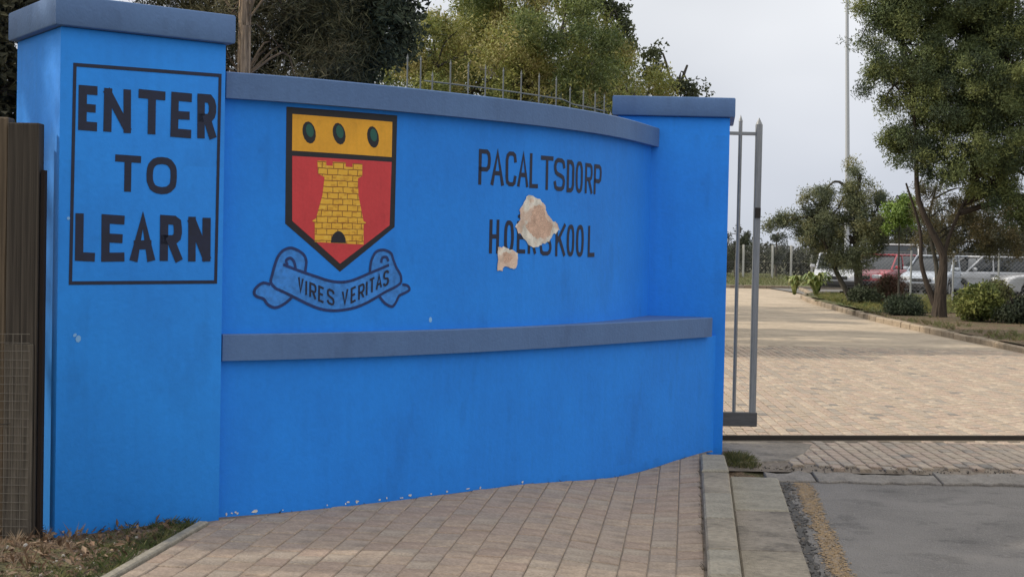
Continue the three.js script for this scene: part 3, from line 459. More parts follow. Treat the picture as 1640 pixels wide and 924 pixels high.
// ---------------------------------------------------------------- driveway
const brickTints = [[0.47, 0.365, 0.255], [0.43, 0.34, 0.245], [0.50, 0.395, 0.28], [0.45, 0.335, 0.24], [0.41, 0.335, 0.25], [0.48, 0.36, 0.26], [0.31, 0.26, 0.205], [0.27, 0.235, 0.19], [0.34, 0.285, 0.22]];
const brickMats = brickTints.map((c, i) => std({ color: lin(c[0] * 1.08, c[1] * 1.12, c[2] * 1.22), roughness: 0.92, map: reTex(grain, 1.4, 1.4, i * 0.31, i * 0.17), bumpMap: reTex(grainBump, 2.5, 2.5, i * 0.3), bumpScale: 0.006 }));
const X0 = (z) => z > -14.2 ? 1.55 : 1.4, XR = 8.3;
{
  const t = thing('driveway', 'tan herringbone brick driveway beyond the gate track', 'driveway', [0, 0, 0], 0, null, 'structure');
  part('brick_bed', gridSheet(1.2, 40, -12.42, -27.0, 2, 60, (x, z) => hDrive(z) - 0.010), M.sand, t);
  const farTint = tex(512, (u, v) => { const k = 0.84 + (fbm(u * 6, v * 6, 6, 5, 6) - 0.5) * 0.5 + (vnoise(u * 64, v * 64, 3, 64) - 0.5) * 0.22; return [k, k * 0.99, k * 0.97]; }, { srgb: true });
  part('far_paving', gridSheet(-6, 12.4, -26.9, -66.4, 46, 60, (x, z) => hDrive(z) - 0.003, (x, z) => x < (z > -50 ? bedX(z) : lerp(9.4, 11.7, clamp((-50 - z) / 14))) + 0.15), std({ color: lin(0.53, 0.435, 0.325), roughness: 0.92, map: reTex(farTint, 0.22, 0.22), bumpMap: reTex(grainBump, 1, 1), bumpScale: 0.01 }), t);
  const a = 0.1, rnd = rng(91), list = [], c45 = Math.SQRT1_2;
  const mk = (w, l) => prism([[-w / 2, -l / 2], [w / 2, -l / 2], [w / 2, l / 2], [-w / 2, l / 2]], 0.03, 0.006), gH = mk(a - 0.011, 2 * a - 0.009);
  const az = 0.026, ce = Math.cos(az), se = Math.sin(az);
  for (let i = -2; i < 80; i++) for (let j = 0; j < 80; j++) {
    const px = (i + 0.5) * a, py = (j + (((i % 2) + 2) % 2) * 0.5) * 2 * a, x = 1.0 + px * ce + py * se, z = -12.5 - py * ce + px * se;
    if (z > -12.54 + 0.05 * Math.sin(x * 5) || z < -26.9) continue; if (x < 1.3 || x > (z > -14.6 ? 8.2 : 8.35)) continue;
    if (Math.abs(z - (-14.13 - (x - 1.9) * 0.165)) < 0.17) continue;          // the gate track lies here
    if (z > -14.1 && x < 2.55 - (z + 13.9) * 0.3) continue;          // plain concrete corner
    const vis = x > 1.95 * (-z / 14.2) * 0.95 && x < 4.75 * (-z / 14.5); list.push({ x, z, r: az, vis, d: Math.hypot(x, z), col: i });
  }
  list.sort((p, q) => (q.vis - p.vis) || p.d - q.d);
  const stuff = brickMats.map(() => []), o = new THREE.Object3D();
  list.forEach((q, n) => {
    const mi = rnd() < 0.035 ? 6 + Math.floor(rnd() * 3) : rnd() < 0.4 ? ((q.col * 7) % 6 + 6) % 6 : Math.floor(rnd() * 6);
    o.position.set(q.x, hDrive(q.z) + (rnd() - 0.5) * 0.004, q.z); o.rotation.set((rnd() - 0.5) * 0.02, q.r, (rnd() - 0.5) * 0.02); o.updateMatrix();
    if (n < 300) { const m = part('brick', gH, brickMats[mi], t); m.position.copy(o.position); m.rotation.copy(o.rotation); }
    else stuff[mi].push(gH.clone().applyMatrix4(o.matrix));
  });
  stuff.forEach((s, i) => { if (s.length) { const m = part('brick_field', merge(s), brickMats[i], t); m.userData.kind = 'stuff'; } });
}
{
  // rail of the sliding gate, and the concrete strip it lies on
  const A = V3(0.6, 0, -13.916), B = V3(8.4, 0, -15.2), dir = B.clone().sub(A), ang = Math.atan2(-dir.z, dir.x);
  const t = thing('gate_track', 'dark steel rail of the sliding gate set across the driveway', 'gate rail', [(A.x + B.x) / 2, -0.065, (A.z + B.z) / 2], ang);
  part('rail', box(dir.length(), 0.05, 0.035, 0, 0.012, 0, 0.008), M.rail, t);
  part('rail_bed', box(dir.length(), 0.06, 0.22, 0, -0.036, 0), kTan[1], t);
}
gravel('apron_gravel', 380, (r) => { const x = 1.9 + r() * 3.2; return [x, hDrive(-12.5) - 0.01 + r() * 0.02, -12.46 - (x - 2) * 0.012 + (r() + r() - 1) * 0.16, 0.003 + r() * r() * 0.012]; }, 'dark grit and crumbs along the broken edge of the driveway bricks', [[0.12, 0.10, 0.085], [0.25, 0.21, 0.16], [0.07, 0.065, 0.06]], 29);
{
  const t = thing('apron', 'broken concrete strip where the road meets the driveway bricks', 'apron', [0, 0, 0], 0, null, 'structure');
  const rnd = rng(23); let x = 1.95; const mats = [M.concrete, M.concreteDark, M.concreteK, brickMats[6], brickMats[1], brickMats[7]];
  while (x < 9) {
    const w = 0.3 + rnd() * 0.75, z0 = -12.12 - (x - 2) * 0.012, z1 = -12.38 - (x - 2) * 0.012, edge = (n, zz, k) => Array.from({ length: n + 1 }, (_, i) => [lerp(0.004, w - 0.004, i / n), zz + (rnd() - 0.5) * k]);
    const n = Math.max(3, Math.round(w / 0.09)), loop = [...edge(n, z0, 0.07), ...edge(n, z1, 0.11).reverse()];
    const g = new THREE.ExtrudeGeometry(new THREE.Shape(loop.map(([a, b]) => new THREE.Vector2(a, -(b - z0)))), { depth: 0.1, bevelEnabled: true, bevelThickness: 0.008, bevelSize: 0.006, bevelOffset: -0.006, bevelSegments: 1 }); g.rotateX(-Math.PI / 2); g.translate(0, -0.1, 0);
    const m = part('concrete_piece', g, mats[[3, 5, 2, 3, 5][Math.floor(rnd() * 5)]], t); m.position.set(x, -0.132 + (rnd() - 0.5) * 0.014, z0); m.rotation.x = 0.12; x += w - 0.004 + rnd() * 0.012;
  }
  // the smooth corner slab beside the pillar
  const sl = [[1.72, -13.95], [2.35, -14.05], [2.62, -13.9], [2.45, -13.3], [2.2, -12.75], [1.8, -12.6], [1.62, -12.95]].map(([px, pz]) => [px - 2.1, pz + 13.3]);
  const m = part('corner_slab', prism(sl, 0.08, 0.012), M.concreteDark, t); m.position.set(2.1, -0.062, -13.3);
}
// kerbs of the far driveway
function kerbRow(name, label, pts, w, h, mat, seed) {
  const t = thing(name, label, 'kerb', [0, 0, 0], 0, null, 'structure'), rnd = rng(seed);
  for (let i = 0; i + 1 < pts.length; i++) {
    const [xa, ya, za] = pts[i], [xb, yb, zb] = pts[i + 1], L = Math.hypot(xb - xa, zb - za), n = Math.max(1, Math.round(L / 0.9));
    for (let k = 0; k < n; k++) {
      const f = (k + 0.5) / n, g = prism([[-w / 2, -L / n / 2 + 0.012], [w / 2, -L / n / 2 + 0.012], [w / 2, L / n / 2 - 0.012], [-w / 2, L / n / 2 - 0.012]], h + 0.1, 0.02);
      const m = part('kerb_stone', g, mat[Math.floor(rnd() * mat.length)], t); m.position.set(lerp(xa, xb, f), lerp(ya, yb, f) + (rnd() - 0.5) * 0.02, lerp(za, zb, f)); m.rotation.y = Math.atan2(xb - xa, zb - za) + (rnd() - 0.5) * 0.03; m.rotation.z = (rnd() - 0.5) * 0.04;
    }
  }
}
kerbRow('kerb', 'low tan brick kerb along the right side of the driveway', [[8.45, 0.10, -20], [8.4, 0.10, -27], [8.35, 0.11, -32], [8.4, 0.12, -37], [8.8, 0.12, -44], [9.2, 0.12, -50], [9.7, 0.12, -54], [10.7, 0.12, -58], [11.4, 0.12, -64]], 0.16, 0.14, kTan, 61);
kerbRow('kerb', 'far kerb across the end of the driveway', [[-6, 0.13, -66.4], [14, 0.13, -66]], 0.18, 0.16, [kTan[1], M.concreteDark], 62);
// planting bed, lawn, parking lot
const bedH = (x, z) => 0.085 + 0.05 * fbm(x * 0.8, z * 0.8, 3, 3);
sheet('soil_bed', gridSheet(8.4, 30, -16, -40, 60, 60, bedH, (x, z) => x > bedX(z)), M.soil, 'reddish bare soil of the planting bed beside the driveway', 'soil');
sheet('lawn', gridSheet(8.4, 40, -40, -55.5, 60, 40, (x, z) => bedH(x, z) + 0.02, (x, z) => x > bedX(z)), M.grassGround, 'dry yellow-green lawn between the driveway and the parked cars', 'lawn');
sheet('parking_lot', gridSheet(10.5, 60, -55.2, -90, 1, 1, () => 0.03), std({ color: lin(0.2, 0.19, 0.175), roughness: 0.95, map: reTex(asphaltTint, 0.2, 0.2) }), 'grey parking lot under the parked cars', 'parking lot');
sheet('far_verge', gridSheet(-8, 14, -66.5, -86, 8, 8, (x, z) => 0.12 + (-66.5 - z) * 0.01), M.grassGround, 'strip of dry grass past the end of the driveway', 'verge');
// soil verge at the left of the sidewalk
const vergeH = (x, z) => -0.012 + 0.028 * fbm(x * 3, z * 3, 5, 3) + 0.05 * sstep(-2.7, -3.4, x) - 0.03 * sstep(0.25, 0.0, edgeX(z) - x);
sheet('verge', gridSheet(-9, -1.6, -3.5, -12, 90, 90, vergeH, (x, z) => x < edgeX(z) - 0.03), M.soil, 'brown soil verge with leaf litter at the foot of the left pillar', 'verge');

// ---------------------------------------------------------------- foliage
function leafGeo(n, R, len, wid, seed, fold = 0.35) {     // one sprig: n small folded leaves in a loose ball
  const rnd = rng(seed), pos = [];
  for (let i = 0; i < n; i++) {
    const d = V3(rnd() - 0.5, rnd() - 0.5, rnd() - 0.5).normalize(), c = V3(rnd() - 0.5, rnd() - 0.5, rnd() - 0.5).normalize().multiplyScalar(R * Math.cbrt(rnd()));
    const side = d.clone().cross(V3(rnd() - 0.5, rnd() - 0.5, rnd() - 0.5)).normalize(), nor = d.clone().cross(side), l = len * (0.7 + rnd() * 0.6), w = wid * (0.7 + rnd() * 0.6);
    const tip = c.clone().addScaledVector(d, l), mid = c.clone().addScaledVector(d, l * 0.45), a = mid.clone().addScaledVector(side, w / 2).addScaledVector(nor, w * fold), b = mid.clone().addScaledVector(side, -w / 2).addScaledVector(nor, w * fold);
    for (const p of [c, a, tip, c, tip, b]) pos.push(p.x, p.y, p.z);
  }
  return geoFrom(pos, pos.flatMap((v, i) => i % 3 ? [] : [v, pos[i + 1]]));
}
const leafMat = new THREE.MeshPhysicalMaterial({ color: 0xffffff, roughness: 0.75, transmission: 0.3, thickness: 0, side: THREE.DoubleSide });
const leafDull = new THREE.MeshPhysicalMaterial({ color: 0xffffff, roughness: 0.85, transmission: 0.15, thickness: 0, side: THREE.DoubleSide });
// lobes: [x, y, z, r] in world metres; clumps sit on the shell of each lobe, sprigs in each clump
function crownPoints(lobes, { perM2 = 3.2, clumpR = 0.42, sprigs = 20, shell = 0.55, flat = 0.75 }, rnd) {
  const out = [], hubs = [];
  for (const [x, y, z, r, ry = r] of lobes) {
    const n = Math.max(3, Math.round(perM2 * 4 * Math.PI * r * r * 0.5));
    for (let i = 0; i < n; i++) {
      const d = V3(rnd() * 2 - 1, rnd() * 2 - 1, rnd() * 2 - 1); if (d.length() > 1) { i--; continue; } d.normalize();
      const rr = r * lerp(shell, 1.02, Math.sqrt(rnd())), c = V3(x + d.x * rr, y + d.y * rr * ry / r, z + d.z * rr); hubs.push(c);
      const m = Math.round(sprigs * (0.5 + rnd())), tone = rnd(), cr = clumpR * (0.6 + rnd() * 0.7);
      for (let k = 0; k < m; k++) { const g = () => (rnd() + rnd() + rnd() - 1.5) / 0.9; out.push([c.x + g() * cr, c.y + g() * cr * flat, c.z + g() * cr, tone]); }
    }
  }
  return { out, hubs };
}
function foliage(name, parent, points, geo, mat, cols, seed, scale = 1) {
  const rnd = rng(seed), im = shade(new THREE.InstancedMesh(geo, mat, points.length)), o = new THREE.Object3D(), c = new THREE.Color();
  points.forEach(([x, y, z, tone], i) => { o.position.set(x, y, z); o.rotation.set(rnd() * 6.3, rnd() * 6.3, rnd() * 6.3); o.scale.setScalar(scale * (0.7 + rnd() * 0.6)); o.updateMatrix(); im.setMatrixAt(i, o.matrix); const k = clamp(tone + (rnd() - 0.5) * 0.5) * (cols.length - 1), a = Math.min(cols.length - 2, Math.floor(k)), f = k - a, j = 0.8 + rnd() * 0.4; im.setColorAt(i, c.setRGB(lerp(cols[a][0], cols[a + 1][0], f) * j, lerp(cols[a][1], cols[a + 1][1], f) * j, lerp(cols[a][2], cols[a + 1][2], f) * j)); });
  im.name = name; parent.add(im); im.userData.kind = 'stuff'; return im;
}
function makeTree({ name, label, category = 'tree', base, stems, lobes, leaf, mat = leafMat, cols, crown = {}, barkMat, seed, group, limbR = 0.035, twigs = 0.5, sprigScale = 1 }) {
  const t = thing(name, label, category, base, 0, group), rnd = rng(seed), rel = ([x, y, z]) => [x - base[0], y - base[1], z - base[2]];
  const trunkPts = [];
  if (stems?.length) {
    part('trunk', merge(stems.map((s) => { const P = s.map((p) => rel(p)); new THREE.CatmullRomCurve3(P.map((p) => V3(...p))).getPoints(16).forEach((p, i) => i > 5 && trunkPts.push(p)); return tube(P, s.map((p) => p[3]), 14, 9); })), barkMat, t);
  }
  const { out, hubs } = crownPoints(lobes.map(([x, y, z, ...r]) => [...rel([x, y, z]), ...r]), crown, rnd);
  if (trunkPts.length) {
    const limbs = [];
    const nearest = (c) => trunkPts.reduce((b, p) => { const d = p.distanceTo(c) + Math.max(0, p.y - c.y) * 1.5; return d < b[0] ? [d, p] : b; }, [1e9, null])[1];
    const L = lobes.map(([x, y, z, r]) => { const c = V3(...rel([x, y, z])), p = nearest(c); const mid = p.clone().lerp(c, 0.5).add(V3((rnd() - 0.5) * 0.4, 0.25 + rnd() * 0.2, (rnd() - 0.5) * 0.4)); limbs.push(tube([p.toArray(), mid.toArray(), c.toArray()], [limbR * 1.4, limbR, limbR * 0.5], 7, 6)); return c; });
    hubs.forEach((h) => { if (rnd() > twigs) return; const c = L.reduce((b, p) => p.distanceTo(h) < b.distanceTo(h) ? p : b, L[0]); limbs.push(tube([c.toArray(), c.clone().lerp(h, 0.5).add(V3((rnd() - 0.5) * 0.2, 0.08, (rnd() - 0.5) * 0.2)).toArray(), h.toArray()], [limbR * 0.4, limbR * 0.15], 4, 4)); });
    part('limb', merge(limbs), barkMat, t);
  }
  foliage('crown', t, out, leaf, mat, cols, seed + 1, sprigScale);
  return t;
}
const broad = leafGeo(12, 0.13, 0.085, 0.04, 3), fine = leafGeo(16, 0.15, 0.075, 0.022, 4), needle = leafGeo(22, 0.17, 0.15, 0.012, 5), round = leafGeo(12, 0.15, 0.08, 0.055, 6), long = leafGeo(10, 0.12, 0.16, 0.03, 7);
// trees behind the wall
const barkTan = bark(0.46, 0.35, 0.25), barkDark = bark(0.09, 0.07, 0.055), barkGrey = bark(0.17, 0.16, 0.14);
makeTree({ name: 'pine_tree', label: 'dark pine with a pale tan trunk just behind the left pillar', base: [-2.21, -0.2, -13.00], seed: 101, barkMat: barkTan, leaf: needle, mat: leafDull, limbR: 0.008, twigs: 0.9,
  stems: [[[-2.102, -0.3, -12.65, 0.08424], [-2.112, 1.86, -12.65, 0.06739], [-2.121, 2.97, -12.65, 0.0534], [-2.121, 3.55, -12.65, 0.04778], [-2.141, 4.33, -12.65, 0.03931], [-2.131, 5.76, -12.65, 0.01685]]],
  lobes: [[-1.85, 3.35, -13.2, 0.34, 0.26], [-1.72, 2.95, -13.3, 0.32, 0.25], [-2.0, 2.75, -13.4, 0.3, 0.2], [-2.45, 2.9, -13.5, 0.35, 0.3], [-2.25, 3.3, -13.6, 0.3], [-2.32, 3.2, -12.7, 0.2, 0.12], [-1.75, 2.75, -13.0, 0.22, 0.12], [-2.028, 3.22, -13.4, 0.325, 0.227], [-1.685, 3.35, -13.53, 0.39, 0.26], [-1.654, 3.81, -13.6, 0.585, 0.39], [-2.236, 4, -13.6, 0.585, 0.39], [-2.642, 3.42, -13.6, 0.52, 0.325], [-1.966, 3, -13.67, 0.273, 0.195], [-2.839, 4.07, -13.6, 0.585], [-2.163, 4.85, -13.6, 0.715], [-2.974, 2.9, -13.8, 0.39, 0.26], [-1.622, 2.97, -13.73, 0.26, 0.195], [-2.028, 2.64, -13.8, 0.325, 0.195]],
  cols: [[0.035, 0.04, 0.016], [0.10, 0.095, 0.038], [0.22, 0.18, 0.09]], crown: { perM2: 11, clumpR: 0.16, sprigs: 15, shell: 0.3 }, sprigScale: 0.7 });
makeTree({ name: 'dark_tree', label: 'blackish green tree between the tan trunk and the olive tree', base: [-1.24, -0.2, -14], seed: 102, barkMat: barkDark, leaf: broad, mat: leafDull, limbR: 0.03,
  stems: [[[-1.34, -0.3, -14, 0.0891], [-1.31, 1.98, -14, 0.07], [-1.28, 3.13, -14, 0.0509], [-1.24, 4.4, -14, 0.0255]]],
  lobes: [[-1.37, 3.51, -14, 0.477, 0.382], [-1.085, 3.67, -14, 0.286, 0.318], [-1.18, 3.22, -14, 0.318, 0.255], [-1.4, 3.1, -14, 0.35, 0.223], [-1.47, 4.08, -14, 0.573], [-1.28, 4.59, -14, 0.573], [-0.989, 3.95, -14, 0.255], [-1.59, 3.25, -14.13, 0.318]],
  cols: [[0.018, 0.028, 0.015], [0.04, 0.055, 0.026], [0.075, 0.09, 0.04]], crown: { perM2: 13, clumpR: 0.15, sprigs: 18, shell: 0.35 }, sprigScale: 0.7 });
makeTree({ name: 'roadside_tree', label: 'brown green tree at the left edge behind the timber posts', base: [-4.4, -0.2, -13.2], seed: 103, barkMat: barkDark, leaf: broad, mat: leafDull, limbR: 0.03,
  stems: [[[-4.5, -0.3, -13.2, 0.12], [-4.45, 1.5, -13.2, 0.09], [-4.4, 3, -13.2, 0.06], [-4.3, 4.2, -13.2, 0.03]]],
  lobes: [[-4.15, 3.25, -13.2, 0.42], [-4.2, 2.75, -13.2, 0.4], [-4.3, 2.2, -13.3, 0.45], [-4.1, 3.9, -13.2, 0.5], [-4.8, 3.2, -13.2, 0.6], [-3.5, 4.0, -13.3, 0.4, 0.3], [-4.9, 2.3, -13.3, 0.6], [-4.4, 1.5, -13.4, 0.5], [-4.1, 3.2, -13.8, 0.6], [-4.3, 2.5, -13.9, 0.6], [-4.2, 4.0, -13.8, 0.6]],
  cols: [[0.03, 0.03, 0.014], [0.075, 0.07, 0.03], [0.15, 0.135, 0.075]], crown: { perM2: 7, clumpR: 0.18, sprigs: 24, shell: 0.2 } });
makeTree({ name: 'roadside_tree', label: 'leafy tree standing to the left of the lettered pillar and the timber posts', base: [-6.2, -0.2, -10.2], seed: 121, barkMat: barkDark, leaf: broad, mat: leafDull, limbR: 0.03,
  stems: [[[-6.6, -0.3, -9.4, 0.18], [-6.55, 1.5, -9.4, 0.15], [-6.4, 3, -9.3, 0.11], [-6.2, 5.2, -9.2, 0.05]]],
  lobes: [[-5.3, 4.5, -9.5, 0.45], [-6.0, 3.6, -10.1, 0.5], [-6.2, 5.4, -9.2, 1.0], [-5.2, 5.2, -8.6, 0.8], [-6.8, 4.4, -9, 0.9], [-5.9, 6.1, -8.4, 0.9], [-5.6, 5.6, -10.0, 0.8], [-6.4, 5.2, -7.8, 0.9], [-6.2, 6.4, -9.6, 0.9]],
  cols: [[0.04, 0.05, 0.018], [0.09, 0.10, 0.035]], crown: { perM2: 3.2, clumpR: 0.2, sprigs: 10, shell: 0.4 } });
makeTree({ name: 'olive_tree', label: 'wide olive and yellow green tree behind the middle of the wall', base: [0.3, -0.2, -30], seed: 104, barkMat: barkGrey, leaf: fine, limbR: 0.045,
  stems: [[[0.3, -0.3, -30, 0.2], [0.3, 1.5, -30, 0.17], [0.1, 3, -30, 0.12], [-0.2, 4.6, -30, 0.07], [-0.3, 6.2, -30, 0.03]], [[0.32, 0.9, -30, 0.12], [0.8, 2.5, -30, 0.1], [1.2, 4.2, -30, 0.06], [1.5, 5.2, -30, 0.03]]],
  lobes: [[-1.377, 4.688, -28.5, 0.8075], [-0.48, 5.813, -32, 1.227], [0.6871, 5.035, -27.3, 1.099], [1.705, 4.855, -31, 0.8783], [2.311, 4.206, -29.5, 0.6097], [0.2314, 4.284, -27.4, 1.018], [-0.8671, 4.635, -32.3, 1.03], [0, 6.5, -30, 1], [-1.493, 3.933, -28, 0.6533], [1.365, 4.016, -31.3, 0.9453], [2.127, 3.533, -29, 0.58], [0, 3.413, -32, 1.067], [-1.33, 3.12, -28.5, 0.855], [-2.0, 4.75, -31, 0.6], [-1.9, 4.1, -30, 0.6]],
  cols: [[0.08, 0.12, 0.03], [0.19, 0.235, 0.055], [0.32, 0.32, 0.07], [0.37, 0.31, 0.11]], crown: { perM2: 4.6, clumpR: 0.27, sprigs: 34, shell: 0.35 } });
makeTree({ name: 'dark_tree', label: 'dark green tree standing behind the olive tree, left of the driveway', base: [0.6, -0.2, -40], seed: 131, barkMat: barkDark, leaf: broad, mat: leafDull, limbR: 0.05,
  stems: [[[0.6, -0.3, -40, 0.2], [0.6, 1.5, -40, 0.17], [0.7, 3, -40, 0.12], [0.6, 5, -40, 0.05]]],
  lobes: [[0.6, 5.0, -40, 1.3], [-0.7, 4.3, -39, 1.2], [1.8, 4.2, -41, 1.2], [0.4, 3.8, -42.5, 1.3], [0.8, 3.9, -37, 1.2], [1.4, 5.4, -39.5, 0.8], [1.6, 4.0, -44.5, 1.2]],
  cols: [[0.03, 0.042, 0.018], [0.07, 0.085, 0.03], [0.12, 0.13, 0.04]], crown: { perM2: 3, clumpR: 0.3, sprigs: 26, shell: 0.4 } });
makeTree({ name: 'sparse_tree', label: 'thin tree whose loose twigs stand against the sky above the olive tree', base: [1.4, -0.2, -32], seed: 105, barkMat: barkGrey, leaf: round, mat: leafDull, limbR: 0.02,
  stems: [[[1.2, -0.3, -32, 0.1], [1.3, 2.5, -32, 0.08], [1.5, 4.5, -32, 0.05], [1.75, 6.0, -32, 0.02]], [[1.35, 3.2, -32, 0.06], [2.3, 4.2, -32, 0.04], [3.2, 4.75, -32, 0.015]]],
  lobes: [[1.62, 6.25, -32, 0.26], [1.95, 6.1, -32, 0.22], [2.05, 5.85, -32, 0.16], [1.3, 6.15, -32, 0.16], [2.65, 5.35, -32, 0.2], [2.85, 5.05, -32, 0.22], [3.25, 4.80, -32, 0.16], [3.45, 4.68, -32, 0.13], [2.2, 5.45, -32, 0.3], [3.0, 4.5, -32, 0.25], [0.6, 6.9, -32, 0.5]],
  cols: [[0.05, 0.065, 0.03], [0.09, 0.11, 0.045], [0.14, 0.16, 0.065]], crown: { perM2: 9, clumpR: 0.13, sprigs: 9, shell: 0.5 }, twigs: 0.9 });
{
  const rnd = rng(55), dims = [[-2.2, -25, 0.8], [-0.9, -25.5, 0.85], [0.25, -25, 0.75], [1.3, -26, 0.8], [2.1, -26.5, 0.6]];
  const labels = ['dark shrub under the blackish tree, leftmost behind the wall', 'dark shrub left of the spikes behind the wall', 'dark shrub behind the middle of the spikes', 'dark shrub behind the right end of the spikes', 'dark shrub just left of the far pillar cap'];
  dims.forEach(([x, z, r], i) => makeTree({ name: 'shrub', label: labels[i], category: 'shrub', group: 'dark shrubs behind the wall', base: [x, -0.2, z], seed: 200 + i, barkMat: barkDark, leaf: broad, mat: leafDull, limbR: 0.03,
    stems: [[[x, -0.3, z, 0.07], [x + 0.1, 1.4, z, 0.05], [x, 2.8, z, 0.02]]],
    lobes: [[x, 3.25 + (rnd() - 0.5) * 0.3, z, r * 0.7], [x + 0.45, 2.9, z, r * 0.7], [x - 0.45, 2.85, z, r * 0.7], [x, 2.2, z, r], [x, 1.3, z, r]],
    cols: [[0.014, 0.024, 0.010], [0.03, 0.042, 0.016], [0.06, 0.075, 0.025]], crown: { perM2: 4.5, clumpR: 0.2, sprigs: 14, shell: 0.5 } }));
}
// the big tree on the right, its neighbour, and what stands beyond
makeTree({ name: 'large_tree', label: 'large dark green tree with a forked dark trunk in the bed at right', base: [9.95, 0.05, -37.6], seed: 110, barkMat: barkDark, leaf: fine, mat: leafDull, limbR: 0.06, twigs: 0.45,
  stems: [[[9.93, -0.1, -37.6, 0.2116], [9.93, 0.5, -37.6, 0.1551], [9.97, 1.05, -37.6, 0.1234], [9.98, 1.55, -37.6, 0.09873], [9.7, 2.1, -37.6, 0.07757], [9.38, 2.8, -37.6, 0.06347], [9.3, 3.7, -37.6, 0.04936], [9.2, 5.2, -37.6, 0.02821]],
    [[9.84, 0.4, -37.65, 0.09168], [9.62, 0.95, -37.7, 0.05994], [9.5, 1.4, -37.7, 0.04936], [9.46, 2.1, -37.7, 0.03879], [9.1, 3.2, -37.7, 0.02116]],
    [[9.96, 1.4, -37.6, 0.05642], [10.15, 2.1, -37.6, 0.04231], [10.5, 3, -37.5, 0.03526], [10.9, 4.2, -37.5, 0.03173], [11.2, 6, -37.5, 0.02116]]],
  lobes: [[8.95, 6.4, -37.6, 1.0], [8.75, 5.45, -37.6, 0.7], [10.6, 6.0, -37.4, 1.4], [11.5, 4.7, -37.4, 1.3], [10.6, 4.1, -37.3, 1.0], [11.9, 3.4, -37.6, 0.9], [9.9, 6.9, -37.6, 1.2], [9.55, 4.35, -37.6, 0.85], [9.6, 8.2, -37.6, 1.6], [11.2, 8.0, -37.6, 1.7], [9.1, 4.2, -37.6, 0.5], [9.3, 3.75, -37.5, 0.45], [12.6, 5.8, -37.6, 1.5], [9.6, 5.5, -37.4, 0.9], [11.0, 3.2, -37.2, 0.55], [8.55, 7.2, -37.6, 0.6], [13.2, 3.9, -37.6, 1.1], [13, 8, -37.6, 1.6], [10.2, 5.1, -37.2, 0.9], [11.1, 5.5, -37, 0.9], [10.0, 3.6, -37.4, 0.6], [12.4, 4.6, -37.2, 1.0], [9.0, 7.3, -37.5, 0.8], [10.4, 7.4, -37.3, 1.0], [12.3, 2.75, -37.4, 0.7], [13.0, 2.5, -37.3, 0.75], [11.6, 2.7, -37.2, 0.45]],
  cols: [[0.035, 0.055, 0.025], [0.085, 0.12, 0.044], [0.155, 0.19, 0.06], [0.235, 0.26, 0.08]], crown: { perM2: 4.4, clumpR: 0.23, sprigs: 29, shell: 0.5 } });
makeTree({ name: 'willow_like_tree', label: 'grey green rounded tree left of the big tree, behind the clump of low bushes', base: [9.87, 0.05, -46], seed: 111, barkMat: barkGrey, leaf: fine, mat: leafDull, limbR: 0.04,
  stems: [[[9.87, -0.05, -46, 0.16], [9.84, 0.6, -46, 0.13], [9.8, 1.2, -46, 0.11], [9.7, 2.2, -46, 0.07], [9.75, 3.4, -46, 0.03]], [[9.7, 0.1, -46, 0.09], [9.2, 1.0, -46, 0.07], [8.8, 1.9, -46, 0.04]]],
  lobes: [[9.74, 3.5, -46, 0.42, 0.7], [9.2, 2.8, -46, 0.8], [10.2, 2.6, -46, 0.85], [8.65, 2.1, -46, 0.65], [9.55, 1.8, -45.8, 0.8], [10.45, 2.0, -46, 0.6], [9.0, 1.6, -46, 0.5], [9.7, 1.35, -46, 0.4], [8.2, 2.75, -46, 0.28], [7.95, 2.5, -46, 0.22], [7.42, 2.36, -46, 0.2], [7.7, 2.42, -46, 0.14], [8.35, 3.1, -46, 0.13], [8.75, 3.25, -46, 0.13], [8.1, 2.15, -46, 0.25]],
  cols: [[0.06, 0.08, 0.05], [0.13, 0.155, 0.085], [0.20, 0.22, 0.105], [0.26, 0.25, 0.11]], crown: { perM2: 6, clumpR: 0.18, sprigs: 20, shell: 0.4 }, twigs: 0.6 });
makeTree({ name: 'young_tree', label: 'slim bright lime green sapling beside the big forked trunk', base: [10.75, 0.05, -45], seed: 112, barkMat: barkGrey, leaf: round, limbR: 0.015,
  stems: [[[10.75, -0.05, -45, 0.035], [10.72, 1.3, -45, 0.025], [10.7, 2.8, -45, 0.01]]],
  lobes: [[10.62, 2.72, -45, 0.32], [10.85, 2.85, -45, 0.25], [10.5, 2.4, -45, 0.22], [10.9, 2.45, -45, 0.2]],
  cols: [[0.13, 0.21, 0.03], [0.22, 0.33, 0.05], [0.28, 0.38, 0.08]], crown: { perM2: 12, clumpR: 0.14, sprigs: 12 } });
makeTree({ name: 'olive_tree', label: 'tawny olive tree with drooping twigs behind the forked trunk', base: [11.3, 0.05, -43], seed: 113, barkMat: barkGrey, leaf: fine, mat: leafMat, limbR: 0.02, twigs: 0.9,
  stems: [[[11.3, -0.1, -43, 0.08], [11.25, 1.2, -43, 0.06], [11.0, 2.4, -43, 0.04], [11.2, 3.4, -43, 0.02]]],
  lobes: [[11.0, 3.0, -43, 0.5], [11.9, 2.5, -43, 0.6], [12.6, 2.3, -43, 0.6], [13.3, 2.5, -43, 0.6], [11.5, 1.95, -43, 0.42], [12.9, 1.75, -43, 0.5], [10.9, 2.2, -43, 0.35], [12.3, 3.0, -43, 0.5]],
  cols: [[0.06, 0.06, 0.022], [0.12, 0.105, 0.035], [0.20, 0.15, 0.06]], crown: { perM2: 6, clumpR: 0.2, sprigs: 12, shell: 0.4 } });
